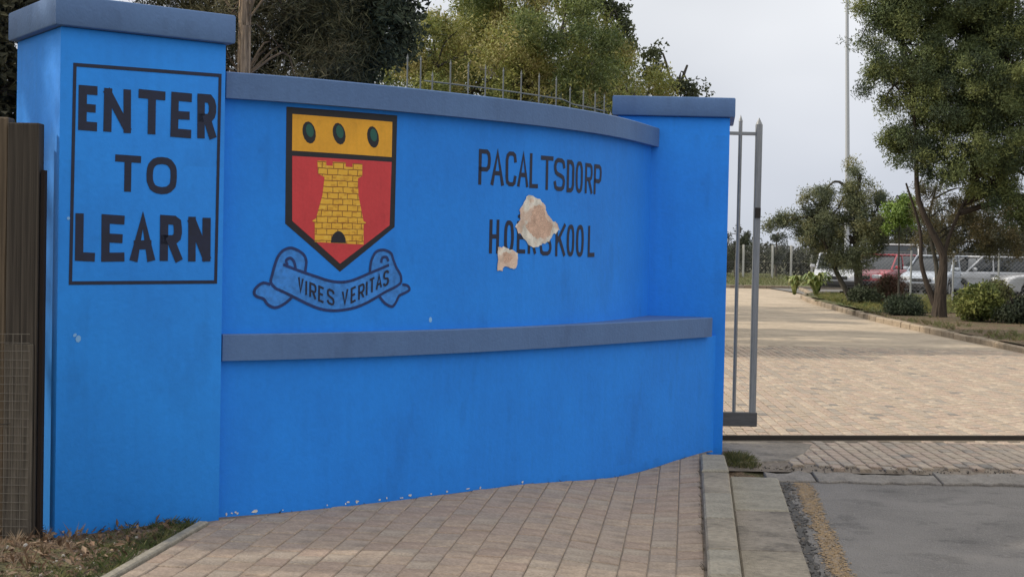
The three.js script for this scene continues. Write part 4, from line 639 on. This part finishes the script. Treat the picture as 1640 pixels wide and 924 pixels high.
[[17.2, -72, 1.5, 'greyish green tree behind the red and the silver car'], [19.3, -73, 1.6, 'greyish green tree behind the white car'], [21.4, -72, 1.7, 'greyish green tree behind the dark-windowed car at right'], [14.6, -74, 1.1, 'greyish green low tree behind the grey rounded tree'], [23.6, -71, 1.8, 'greyish green tree at the far right behind the cars']].forEach(([x, z, r, label], i) =>
  makeTree({ name: 'background_tree', label, base: [x, 0, z], seed: 300 + i, barkMat: barkGrey, leaf: broad, mat: leafDull, limbR: 0.06, group: 'trees beyond the parking lot',
    stems: [[[x, -0.1, z, 0.16], [x, 1.2, z, 0.12], [x, 2.6, z, 0.06]]], lobes: [[x, 2.9, z, r * 0.8], [x - r * 0.6, 2.3, z, r * 0.7], [x + r * 0.6, 2.4, z, r * 0.7], [x, 1.5, z, r * 0.8]],
    cols: [[0.05, 0.06, 0.035], [0.09, 0.095, 0.05], [0.15, 0.135, 0.075]], crown: { perM2: 2.2, clumpR: 0.32, sprigs: 20, shell: 0.4 } }));
makeTree({ name: 'background_tree', label: 'small round dark tree seen between the gate bars far away', base: [10.9, 0, -79], seed: 320, barkMat: barkGrey, leaf: broad, mat: leafDull, limbR: 0.05, stems: [[[10.9, -0.1, -79, 0.1], [10.9, 1, -79, 0.08], [10.9, 2.2, -79, 0.03]]], lobes: [[10.9, 2.3, -79, 0.6], [11.3, 1.6, -79, 0.7], [10.6, 1.3, -79, 0.8]], cols: [[0.03, 0.04, 0.02], [0.06, 0.075, 0.035]], crown: { perM2: 4, clumpR: 0.24, sprigs: 16 } });
makeTree({ name: 'background_tree', label: 'tiny grey green tree standing above the far hedge right of the gate', base: [13.0, 0, -80], seed: 321, barkMat: barkGrey, leaf: broad, mat: leafDull, limbR: 0.04, stems: [[[13, -0.1, -80, 0.09], [13, 1, -80, 0.06], [13, 2.2, -80, 0.03]]], lobes: [[13.0, 2.05, -80, 0.4], [13.0, 1.4, -80, 0.5]], cols: [[0.05, 0.06, 0.045], [0.085, 0.10, 0.065]], crown: { perM2: 6, clumpR: 0.2, sprigs: 12 } });
{
  const rnd = rng(71), pts = []; for (let i = 0; i < 5200; i++) { const x = -2 + rnd() * 32, h = 1.35 + 0.35 * fbm(x * 0.5, 3, 1, 3) + 0.3 * fbm(x * 2, 9, 1, 2); pts.push([x, Math.pow(rnd(), 0.7) * h, -88 - rnd() * 1.6, fbm(x * 0.8, 4, 2, 2)]); }
  const t = thing('hedge', 'long low dark hedge far behind the driveway and the cars', 'hedge', [0, 0, 0]); t.position.set(12, 0, -89);
  foliage('foliage', t, pts.map(([x, y, z, k]) => [x - 12, y, z + 89, k]), broad, leafDull, [[0.035, 0.04, 0.03], [0.07, 0.075, 0.05], [0.10, 0.10, 0.07]], 72, 1.5);
  const tr = []; for (let x = -1.5; x < 30; x += 1.1) tr.push(rod([x - 12, -0.1, 0.2], [x - 12 + (rnd() - 0.5) * 0.2, 0.9, 0.2], 0.04, 5)); part('stem', merge(tr), barkDark, t).userData.kind = 'stuff';
}
// bushes in the bed
function bush(name, label, x, z, r, h, cols, leaf, seed, category = 'bush', group) {
  const y = bedH(x, z) + 0.02, rnd = rng(seed), lobes = []; const n = 5; for (let i = 0; i < n; i++) { const a = i / n * 6.28 + rnd(); lobes.push([x + Math.cos(a) * r * 0.5, y + h * (0.35 + rnd() * 0.25), z + Math.sin(a) * r * 0.5, r * 0.5, h * 0.38]); } lobes.push([x, y + h * 0.55, z, r * 0.55, h * 0.45]);
  const st = Array.from({ length: 4 }, (_, i) => [[x + (rnd() - 0.5) * 0.1, y - 0.05, z, 0.022], [x + (rnd() - 0.5) * r * 0.6, y + h * 0.4, z + (rnd() - 0.5) * r * 0.5, 0.014], [x + (rnd() - 0.5) * r, y + h * 0.75, z + (rnd() - 0.5) * r * 0.6, 0.006]]);
  return makeTree({ name, label, category, group, base: [x, y, z], seed, barkMat: barkDark, leaf, mat: leafDull, limbR: 0.01, stems: st, lobes, cols, crown: { perM2: 16, clumpR: 0.12, sprigs: 14, shell: 0.4 } });
}
bush('bush', 'bright green and yellow bush right of the forked trunk', 10.35, -35.6, 0.55, 0.72, [[0.05, 0.075, 0.016], [0.12, 0.15, 0.03], [0.22, 0.23, 0.05]], broad, 401);
bush('bush', 'dark green low bush at the right of the yellow green bush', 10.85, -34.8, 0.42, 0.42, [[0.018, 0.028, 0.012], [0.035, 0.05, 0.018]], broad, 402);
bush('bush', 'upright olive bush with thin twigs behind the yellow green bush', 10.95, -36.6, 0.35, 0.95, [[0.07, 0.08, 0.02], [0.15, 0.15, 0.04]], fine, 403);
bush('bush', 'reddish brown bush in front of the red car', 10.72, -46.2, 0.55, 0.75, [[0.09, 0.055, 0.03], [0.16, 0.075, 0.05], [0.10, 0.09, 0.04]], fine, 404);
bush('bush', 'bluish green low bush left of the forked trunk', 9.35, -38.6, 0.5, 0.38, [[0.035, 0.055, 0.028], [0.07, 0.095, 0.045]], fine, 405);
bush('bush', 'grey green low bush at the foot of the rounded tree', 9.75, -44.6, 0.45, 0.4, [[0.045, 0.06, 0.03], [0.09, 0.11, 0.05]], broad, 406);
// strap-leaved plants at the corner of the driveway
function strapPlant(label, x, z, R, H, n, seed) {
  const t = thing('strap_leaf_plant', label, 'plant', [x, 0.10, z], 0, 'bright strap-leaved plants at the kerb'), rnd = rng(seed);
  const mats = [[0.20, 0.26, 0.06], [0.26, 0.30, 0.09], [0.12, 0.17, 0.04], [0.33, 0.34, 0.14]].map((c) => new THREE.MeshPhysicalMaterial({ color: lin(...c), roughness: 0.6, transmission: 0.15, thickness: 0, side: THREE.DoubleSide }));
  for (let i = 0; i < n; i++) {
    const a = rnd() * 6.283, out = R * (0.45 + rnd() * 0.55), up = H * (0.5 + rnd() * 0.5), w = 0.055 + rnd() * 0.035, pos = [], S = 6, pts = [];
    for (let k = 0; k <= S; k++) { const q = k / S, rr = out * q, y = up * Math.sin(q * 2.2) / Math.sin(1.57) * (1 - 0.25 * q), ww = w * (1 - Math.pow(q, 2.2)) * (0.7 + q); pts.push([[Math.cos(a) * rr - Math.sin(a) * ww, y + ww * 0.4, Math.sin(a) * rr + Math.cos(a) * ww], [Math.cos(a) * rr, y, Math.sin(a) * rr], [Math.cos(a) * rr + Math.sin(a) * ww, y + ww * 0.4, Math.sin(a) * rr - Math.cos(a) * ww]]); }
    for (let k = 0; k < S; k++) for (const s of [0, 1]) { const A = pts[k][s], B = pts[k][s + 1], C = pts[k + 1][s + 1], D = pts[k + 1][s]; pos.push(...A, ...B, ...C, ...A, ...C, ...D); }
    part('leaf', geoFrom(pos), mats[Math.floor(rnd() * 4)], t);
  }
}
strapPlant('bright strap-leaved plant, the left one at the driveway corner', 9.45, -54.2, 0.45, 0.8, 46, 501);
strapPlant('bright strap-leaved plant, the larger right one at the driveway corner', 9.95, -53.0, 0.6, 0.95, 64, 502);
// grass and weeds
function grass(name, n, f, label, cols, seed, h0 = 0.1) {
  const rnd = rng(seed), pos = []; for (let b = 0; b < 7; b++) { const a = rnd() * 6.28, l = 0.3 + rnd() * 0.5, w = 0.06, r = rnd() * 0.25, x = Math.cos(a) * r, z = Math.sin(a) * r, h = 0.6 + rnd() * 0.5; pos.push(x - w * Math.sin(a), 0, z + w * Math.cos(a), x + w * Math.sin(a), 0, z - w * Math.cos(a), x + Math.cos(a) * l * 0.5, h * 0.7, z + Math.sin(a) * l * 0.5); pos.push(x + w * Math.sin(a) * 0.6, h * 0.35, z - w * Math.cos(a) * 0.6, x + Math.cos(a) * l, h, z + Math.sin(a) * l, x + Math.cos(a) * l * 0.4, h * 0.5, z + Math.sin(a) * l * 0.4); }
  const g = geoFrom(pos), im = shade(new THREE.InstancedMesh(g, leafDull, n)), o = new THREE.Object3D(), c = new THREE.Color();
  for (let i = 0; i < n; i++) { const [x, y, z, s] = f(rnd); o.position.set(x, y, z); o.rotation.set(0, rnd() * 6.3, 0); const k = h0 * s * (0.6 + rnd() * 0.8); o.scale.set(k, k, k); o.updateMatrix(); im.setMatrixAt(i, o.matrix); const q = cols[Math.floor(rnd() * cols.length)], j = 0.7 + rnd() * 0.6; im.setColorAt(i, c.setRGB(q[0] * j, q[1] * j, q[2] * j)); }
  im.name = numbered(name); scene.add(im); return info(im, label, 'grass', null, 'stuff');
}
const pick = (r, f, test) => { for (let k = 0; k < 40; k++) { const q = f(r); if (test(q)) return q; } return f(r); };
grass('lawn_grass', 9000, (r) => { const z = -40 - r() * 15, x = bedX(z) + 0.15 + r() * 12; return [x, bedH(x, z) + 0.015, z, 0.5 + fbm(x, z, 2, 2)]; }, 'short dry yellow green grass of the lawn in front of the parked cars', [[0.20, 0.20, 0.05], [0.26, 0.23, 0.08], [0.13, 0.16, 0.04]], 601, 0.10);
grass('bed_grass', 1500, (r) => { const z = -27 - r() * 14, x = bedX(z) + 0.1 + r() * r() * 4; return [x, bedH(x, z) + 0.0, z, (0.5 + r()) * sstep(0.42, 0.6, fbm(x * 1.2, z * 0.6, 7, 3)) + 0.15]; }, 'sparse low weeds on the bare soil of the bed', [[0.14, 0.15, 0.05], [0.20, 0.16, 0.08]], 602, 0.07);
grass('far_grass', 3000, (r) => { const x = -6 + r() * 20, z = -66.6 - r() * 16; return [x, 0.12 + (-66.5 - z) * 0.01, z, 1]; }, 'pale dry grass on the strip beyond the far kerb', [[0.22, 0.21, 0.10], [0.15, 0.17, 0.06]], 603, 0.13);
grass('verge_grass', 620, (r) => { const z = -7.2 - r() * 1.9, x = edgeX(z) - 0.07 - r() * r() * 0.55; return [x, vergeH(x, z) - 0.005, z, 0.4 + r() * 0.8 - (edgeX(z) - x) * 0.5]; }, 'green and yellow grass along the edging at the foot of the left pillar', [[0.07, 0.10, 0.02], [0.14, 0.14, 0.04], [0.045, 0.065, 0.018]], 604, 0.05);
grass('wall_weeds', 190, (r) => { const s = r() * 5.0, p = onPath(lower, Math.min(4.5, s), 0, 0.008); return [p[0], hSide(p[0]) - 0.025, p[2], 0.5 + r() * 0.6]; }, 'tiny dark weeds in the joint along the foot of the curved wall', [[0.03, 0.045, 0.012], [0.06, 0.07, 0.02], [0.05, 0.04, 0.02]], 605, 0.032);
grass('corner_weeds', 420, (r) => { const a = r() * 6.28, q = Math.sqrt(r()); const x = 1.82 + Math.cos(a) * q * 0.17, z = -12.78 + Math.sin(a) * q * 0.42; return [x, -0.085, z, 0.4 + (1 - q) * 1.1]; }, 'olive weeds growing where the kerb meets the far pillar', [[0.11, 0.115, 0.025], [0.06, 0.07, 0.02], [0.16, 0.14, 0.05]], 606, 0.055);
grass('kerb_weeds', 160, (r) => { const z = -8 - r() * 4.2, x = kerbL(z) - 0.006; return [x, hSide(x) - 0.025, z, 0.4 + r() * 0.8]; }, 'tiny brown weeds in the joint between sidewalk and kerb', [[0.06, 0.05, 0.025], [0.10, 0.08, 0.04]], 607, 0.03);
grass('dry_stalks', 80, (r) => { const z = -7.7 - r() * 0.9, x = -2.25 - r() * 0.7; return [x, vergeH(x, z), z, 0.5 + r()]; }, 'dry brown stalks at the foot of the timber posts', [[0.25, 0.17, 0.10], [0.16, 0.10, 0.055], [0.32, 0.24, 0.16]], 608, 0.06);
{ // corner soil between kerb end and driveway
  sheet('corner_soil', gridSheet(1.55, 2.2, -12.2, -13.7, 24, 30, (x, z) => -0.165 + 0.075 * sstep(-12.22, -12.75, z) + 0.05 * Math.exp(-((x - 1.78) ** 2) / 0.03) * fbm(x * 9, z * 6, 3, 3), (x, z) => x < 2.02 + 0.15 * Math.sin(z * 9)), M.soil, 'dark soil pocket between the kerb end and the driveway', 'soil');
}
// leaf litter on the verge
{
  const rnd = rng(81), n = 2600, pos = [0, 0, 0, 0.5, 0.12, 0.28, 1, 0.05, 0, 0, 0, 0, 1, 0.05, 0, 0.5, 0.14, -0.28], g = geoFrom(pos), im = shade(new THREE.InstancedMesh(g, leafDull, n)), o = new THREE.Object3D(), c = new THREE.Color();
  for (let i = 0; i < n; i++) { const z = -6.9 - rnd() * 2.2, x = edgeX(z) - 0.1 - rnd() * 1.5; o.position.set(x, vergeH(x, z) + rnd() * 0.022, z); o.rotation.set((rnd() - 0.5) * 1.6, rnd() * 6.3, (rnd() - 0.5) * 1.6); const s = 0.02 + rnd() * 0.045; o.scale.set(s, s, s * (0.4 + rnd() * 0.6)); o.updateMatrix(); im.setMatrixAt(i, o.matrix); const k = rnd(), q = k < 0.5 ? [0.17, 0.10, 0.055] : k < 0.8 ? [0.26, 0.18, 0.115] : [0.09, 0.055, 0.035], j = 0.6 + rnd() * 0.7; im.setColorAt(i, c.setRGB(q[0] * j, q[1] * j, q[2] * j)); }
  im.name = 'leaf_litter'; scene.add(im); info(im, 'brown dry leaf litter on the verge below the timber posts', 'leaf litter', null, 'stuff');
  gravel('verge_gravel', 160, (r) => { const z = -7.3 - r() * 1.6, x = edgeX(z) - 0.1 - r() * 0.8; return [x, vergeH(x, z) + 0.002, z, 0.004 + r() * r() * 0.012]; }, 'small pale stones and plaster crumbs below the left pillar', [[0.32, 0.28, 0.24], [0.42, 0.4, 0.37], [0.2, 0.15, 0.11]], 83);
}
// ---------------------------------------------------------------- timber posts and wire mesh at the left edge
const timber = (r, g, b, o) => std({ color: lin(r, g, b), roughness: 0.95, map: reTex(timberTint, 2.2, 0.5, o), bumpMap: reTex(timberTint, 2.2, 0.5, o), bumpScale: 0.012 });
{
  const t = thing('timber_post', 'dark weathered timber post touching the left side of the lettered pillar', 'post', [-2.572, 0, -8.56]);
  part('post', box(0.165, 2.5, 0.10, -0.004, 0.935, 0, 0.008), timber(0.082, 0.069, 0.056, 0.1), t);
  part('lower_board', box(0.15, 1.05, 0.02, -0.008, 0.50, 0.061, 0.004), timber(0.16, 0.14, 0.115, 0.8), t);
  part('edge_strip', box(0.022, 2.28, 0.05, 0.096, 0.80, 0.012, 0.004), timber(0.035, 0.02, 0.014, 0.4), t);
  const u = thing('timber_post', 'paler brown timber post at the left edge of the picture', 'post', [-2.765, 0, -8.60]);
  part('post', box(0.20, 2.55, 0.12, 0, 0.94, 0, 0.012), timber(0.19, 0.145, 0.10, 0.6), u);
  const m = thing('wire_mesh', 'grey welded wire mesh fixed across the lower part of the timber posts', 'wire mesh', [-2.635, 0, -8.482]);
  const w = [], rnd = rng(91); const x0 = -0.28, x1 = 0.115, y1 = 1.08; for (let x = x0; x <= x1; x += 0.044) w.push(rod([x, -0.02, 0], [x + (rnd() - 0.5) * 0.006, y1, 0], 0.0014, 5)); for (let y = 0.02; y <= y1; y += 0.044) w.push(rod([x0, y, 0.003], [x1, y + (rnd() - 0.5) * 0.006, 0.003], 0.0014, 5));
  const wm = part('wire', merge(w), std({ color: lin(0.20, 0.18, 0.15), roughness: 0.6, metalness: 0.3 }), m); wm.userData.kind = 'stuff';
  part('loose_wire', tube([[-0.28, 0.62, 0.008], [-0.22, 0.60, 0.012], [-0.16, 0.615, 0.01], [-0.09, 0.60, 0.012], [0.02, 0.61, 0.01]], [0.0028, 0.0028], 16, 6), std({ color: lin(0.03, 0.025, 0.02), roughness: 0.7 }), m);
  const s = thing('plank_screen', 'grey brown plank screen low behind the wire mesh', 'screen', [-3.1, 0, -8.9]);
  for (let i = 0; i < 6; i++) part('plank', box(1.0, 0.19, 0.03, -0.1, 0.08 + i * 0.2, (i % 2) * 0.004, 0.004), timber(0.12 + (i % 3) * 0.015, 0.105, 0.08, i * 0.17), s);
}
// ---------------------------------------------------------------- sliding gate
{
  const ang = Math.atan2(0.165, 1) , t = thing('sliding_gate', 'grey steel sliding gate whose end shows past the far pillar', 'gate', [2.15, 0, -14.33], ang * 0.4);
  const bar = (x, y0, y1, w) => box(w, y1 - y0, w, x, (y0 + y1) / 2, 0, 0.005);
  part('upright', bar(0, 0.03, 2.70, 0.055), M.steel, t);
  part('upright_tip', new THREE.ConeGeometry(0.03, 0.06, 8).translate(0, 2.73, 0), M.steel, t);
  for (let i = 1; i < 16; i++) part('upright', merge([rod([-i * 0.165, 0.1, 0], [-i * 0.165, 2.72, 0], 0.017, 8), new THREE.ConeGeometry(0.02, 0.06, 8).translate(-i * 0.165, 2.75, 0)]), M.steel, t);
  part('top_rail', box(2.6, 0.03, 0.03, -1.28, 2.615, 0, 0.004), M.steel, t);
  part('bottom_rail', box(2.66, 0.125, 0.06, -1.29, 0.095, 0, 0.006), std({ color: lin(0.15, 0.145, 0.145), roughness: 0.6, metalness: 0.3, map: reTex(grain, 1, 1) }), t);
  for (const x of [-0.35, -2.2]) part('wheel', new THREE.CylinderGeometry(0.05, 0.05, 0.03, 20).rotateX(Math.PI / 2).translate(x, 0.02, 0), M.rail, t);
  part('hinge_plate', box(0.05, 0.09, 0.03, 0.0, 1.92, 0.03, 0.004), M.rail, t);
}
// mast
{
  const t = thing('light_mast', 'tall thin grey mast rising beyond the grey rounded tree', 'mast', [12.6, 0, -61]);
  part('pole', tube([[0, -0.1, 0], [-0.1, 5, 0], [-0.24, 10, 0], [-0.42, 17, 0]], [0.10, 0.085, 0.065, 0.04], 20, 12), std({ color: lin(0.42, 0.44, 0.46), roughness: 0.5, metalness: 0.2 }), t);
  part('foot_plate', box(0.45, 0.06, 0.45, 0, 0.06, 0, 0.01), M.concrete, t);
}
// ---------------------------------------------------------------- mesh fences
function meshFence(name, label, pts, h, postR, postMat, wireMat, dia) {
  const t = thing(name, label, 'fence', pts[0]); const rel = (p) => [p[0] - pts[0][0], p[1] - pts[0][1], p[2] - pts[0][2]];
  const w = [];
  for (let i = 0; i < pts.length; i++) { const p = rel(pts[i]); part('fence_post', rod([p[0], p[1] - 0.1, p[2]], [p[0], p[1] + h + 0.06, p[2]], postR, 8), postMat, t); }
  for (let i = 0; i + 1 < pts.length; i++) {
    const a = rel(pts[i]), b = rel(pts[i + 1]), L = Math.hypot(b[0] - a[0], b[2] - a[2]);
    for (const y of [0.05, h * 0.5, h]) w.push(rod([a[0], a[1] + y, a[2]], [b[0], b[1] + y, b[2]], 0.006, 4));
    const n = Math.round(L / dia); for (let k = 0; k < n; k++) { const f = k / n, g = Math.min(1, f + h / L), f2 = Math.max(0, f - 0), yy = (g - f) * L; const P = (q, y) => [lerp(a[0], b[0], q), lerp(a[1], b[1], q) + y, lerp(a[2], b[2], q)]; w.push(rod(P(f2, 0), P(g, yy), 0.0032, 3)); w.push(rod(P(f2, h), P(g, h - yy), 0.0032, 3)); }
    for (let y = dia; y < h; y += dia) { const yy = h - y, P = (q, v) => [lerp(a[0], b[0], q), lerp(a[1], b[1], q) + v, lerp(a[2], b[2], q)]; w.push(rod(P(0, y), P(Math.min(1, yy / L), h), 0.0032, 3)); w.push(rod(P(0, y), P(Math.min(1, y / L), 0), 0.0032, 3)); }
  }
  const m = part('wire', merge(w), wireMat, t); m.userData.kind = 'stuff';
}
const galv = std({ color: lin(0.36, 0.37, 0.37), roughness: 0.5, metalness: 0.3 }), paleP = std({ color: lin(0.5, 0.49, 0.46), roughness: 0.8 }), wireM = std({ color: lin(0.26, 0.26, 0.26), roughness: 0.6, metalness: 0.3 });
meshFence('mesh_fence', 'grey wire mesh fence with thin posts between the planting bed and the cars', [[10.6, 0.1, -49.5], [12.1, 0.1, -49.2], [13.3, 0.1, -48.9], [14.55, 0.1, -48.5], [16.1, 0.1, -48.1], [17.8, 0.1, -47.7]], 1.5, 0.03, galv, wireM, 0.12);
meshFence('mesh_fence', 'far mesh fence with pale posts across the end of the driveway', [[6.6, 0.2, -78], [9.6, 0.2, -78], [11.1, 0.2, -78], [12.5, 0.2, -78], [13.4, 0.2, -78], [14.4, 0.2, -78], [16.5, 0.2, -77.5]], 1.55, 0.055, paleP, wireM, 0.14);
// ---------------------------------------------------------------- parked cars
const glassM = std({ color: lin(0.02, 0.025, 0.03), roughness: 0.12, metalness: 0.0 }), tyreM = std({ color: lin(0.02, 0.02, 0.02), roughness: 0.9 }), rimM = std({ color: lin(0.45, 0.46, 0.47), roughness: 0.35, metalness: 0.7 }), lampM = std({ color: lin(0.75, 0.76, 0.78), roughness: 0.15 }), tailM = std({ color: lin(0.45, 0.02, 0.02), roughness: 0.25 }), trimM = std({ color: lin(0.03, 0.03, 0.032), roughness: 0.7 });
function carPaint(r, g, b) { return new THREE.MeshPhysicalMaterial({ color: lin(r, g, b), roughness: 0.4, clearcoat: 0.8, clearcoatRoughness: 0.12 }); }
function extrude(profile, width, bevel, z0 = 0) { const sh = new THREE.Shape(profile.map((p) => new THREE.Vector2(...p))); const g = new THREE.ExtrudeGeometry(sh, { depth: width - 2 * bevel, bevelEnabled: true, bevelThickness: bevel, bevelSize: bevel, bevelOffset: -bevel, bevelSegments: 3, curveSegments: 8 }); g.translate(0, 0, -width / 2 + bevel + z0); return toCreasedNormals(g, 0.7); }
function arch(cx, r, y, n = 9) { const o = []; for (let i = 0; i <= n; i++) { const a = Math.PI * i / n; o.push([cx + Math.cos(a) * r, y + Math.sin(a) * r]); } return o; }
function makeCar(name, label, paintM, pos, turn, kind = 'hatch') {
  const t = thing(name, label, kind === 'pickup' ? 'pickup' : kind === 'van' ? 'van' : 'car', pos, turn, 'vehicles parked behind the mesh fence');
  const van = kind === 'van', pick = kind === 'pickup', W = van ? 1.78 : 1.68, y0 = 0.24, wr = 0.31, wx = pick ? 1.45 : 1.27;
  const belt = van ? 1.05 : 0.92, F = pick ? 2.35 : 2.0, B = pick ? -2.45 : -2.0;
  // lower body, front at +x
  const low = [[B + 0.03, y0 + 0.08], [B, 0.55], [B + 0.04, belt - 0.05], [B + 0.1, belt], [0.95, belt], [F - 0.35, belt - 0.12], [F - 0.06, belt - 0.28], [F, 0.5], [F - 0.04, y0 + 0.06], [wx + 0.40, y0], ...arch(wx, 0.37, 0.30).map(([x, y]) => [x, y]), [-wx + 0.37, y0], ...arch(-wx, 0.37, 0.30), [-wx - 0.42, y0 + 0.02]];
  part('body', extrude(low, W, 0.06), paintM, t);
  const roofY = van ? 1.85 : pick ? 1.62 : 1.45, back = pick ? -0.55 : van ? B + 0.1 : B + 0.22;
  const cab = [[back - (pick ? 0.05 : 0.1), belt - 0.02], [back + 0.12, roofY - 0.06], [back + 0.3, roofY], [van ? 0.75 : 0.2, roofY], [van ? 1.35 : 1.02, belt - 0.02]];
  const gl = extrude(cab, W - 0.14, 0.09); { const p = gl.attributes.position; for (let i = 0; i < p.count; i++) { const k = clamp((p.getY(i) - belt) / (roofY - belt)); p.setZ(i, p.getZ(i) * (1 - 0.13 * k)); } gl.computeVertexNormals(); }
  part('window_glass', toCreasedNormals(gl, 0.6), glassM, t);
  part('roof', new RoundedBoxGeometry((van ? 0.75 : 0.2) - back - 0.05, 0.07, W * 0.82, 3, 0.03).translate((back + 0.15 + (van ? 0.75 : 0.2)) / 2, roofY + 0.005, 0), paintM, t);
  for (const s of [-1, 1]) {
    const zt = s * W * 0.40, zb = s * (W / 2 - 0.06);
    for (const [xa, xb] of [[van ? 1.35 : 1.02, van ? 0.78 : 0.24], [-0.18, -0.22], [back - 0.06, back + 0.14]]) part('window_pillar', rod([xa, belt - 0.02, zb], [xb, roofY - 0.01, zt], 0.035, 6), paintM, t);
    part('headlight', new RoundedBoxGeometry(0.16, 0.15, 0.36, 2, 0.05).translate(F - 0.11, belt - 0.27, s * (W / 2 - 0.26)), lampM, t);
    part('tail_light', new RoundedBoxGeometry(0.08, 0.28, 0.16, 2, 0.03).translate(B + 0.035, belt - 0.2, s * (W / 2 - 0.14)), tailM, t);
    part('wing_mirror', new RoundedBoxGeometry(0.11, 0.12, 0.19, 2, 0.04).translate(0.75, belt + 0.08, s * (W / 2 + 0.08)), paintM, t);
    part('door_handle', new RoundedBoxGeometry(0.16, 0.03, 0.03, 1, 0.01).translate(-0.1, belt - 0.12, s * (W / 2 + 0.005)), trimM, t);
    for (const x of [wx, -wx]) {
      const w = part('wheel', new THREE.TorusGeometry(wr - 0.085, 0.085, 10, 24).translate(x, wr, s * (W / 2 - 0.1)), tyreM, t);
      part('rim', new THREE.CylinderGeometry(wr - 0.1, wr - 0.12, 0.1, 20).rotateX(Math.PI / 2).translate(x, wr, s * (W / 2 - 0.09)), rimM, w);
    }
  }
  part('front_bumper', new RoundedBoxGeometry(0.16, 0.2, W - 0.16, 3, 0.06).translate(F - 0.04, 0.40, 0), trimM, t);
  part('grille', new RoundedBoxGeometry(0.05, 0.12, 0.7, 2, 0.02).translate(F - 0.015, 0.60, 0), trimM, t);
  part('rear_bumper', new RoundedBoxGeometry(0.14, 0.2, W - 0.16, 3, 0.05).translate(B + 0.03, 0.42, 0), paintM, t);
  return t;
}
const HEAD = (deg) => -Math.PI / 2 + THREE.MathUtils.degToRad(deg);   // 0 = facing the camera, positive = towards the left
makeCar('parked_car', 'red hatchback parked behind the reddish bush, facing left', carPaint(0.36, 0.02, 0.035), [13.95, 0.03, -61.2], HEAD(-35));
makeCar('parked_car', 'pale silver blue car with its nose toward the lawn, beside the red one', carPaint(0.38, 0.42, 0.48), [15.35, 0.03, -58.6], HEAD(-30));
makeCar('parked_van', 'white van standing behind the silver blue car', carPaint(0.52, 0.52, 0.53), [15.6, 0.03, -65], HEAD(-20), 'van');
makeCar('parked_car', 'white car right of the forked trunk, side on', carPaint(0.50, 0.51, 0.53), [17.0, 0.03, -59.5], HEAD(-68));
makeCar('parked_pickup', 'silver white pickup with dark windows at the right edge', carPaint(0.36, 0.365, 0.38), [19.6, 0.03, -57.8], HEAD(-85), 'pickup');
makeCar('parked_car', 'pale grey car half hidden by the grey rounded tree at the driveway end', carPaint(0.42, 0.43, 0.45), [12.1, 0.03, -60.2], HEAD(-12));

renderer.render(scene, camera);
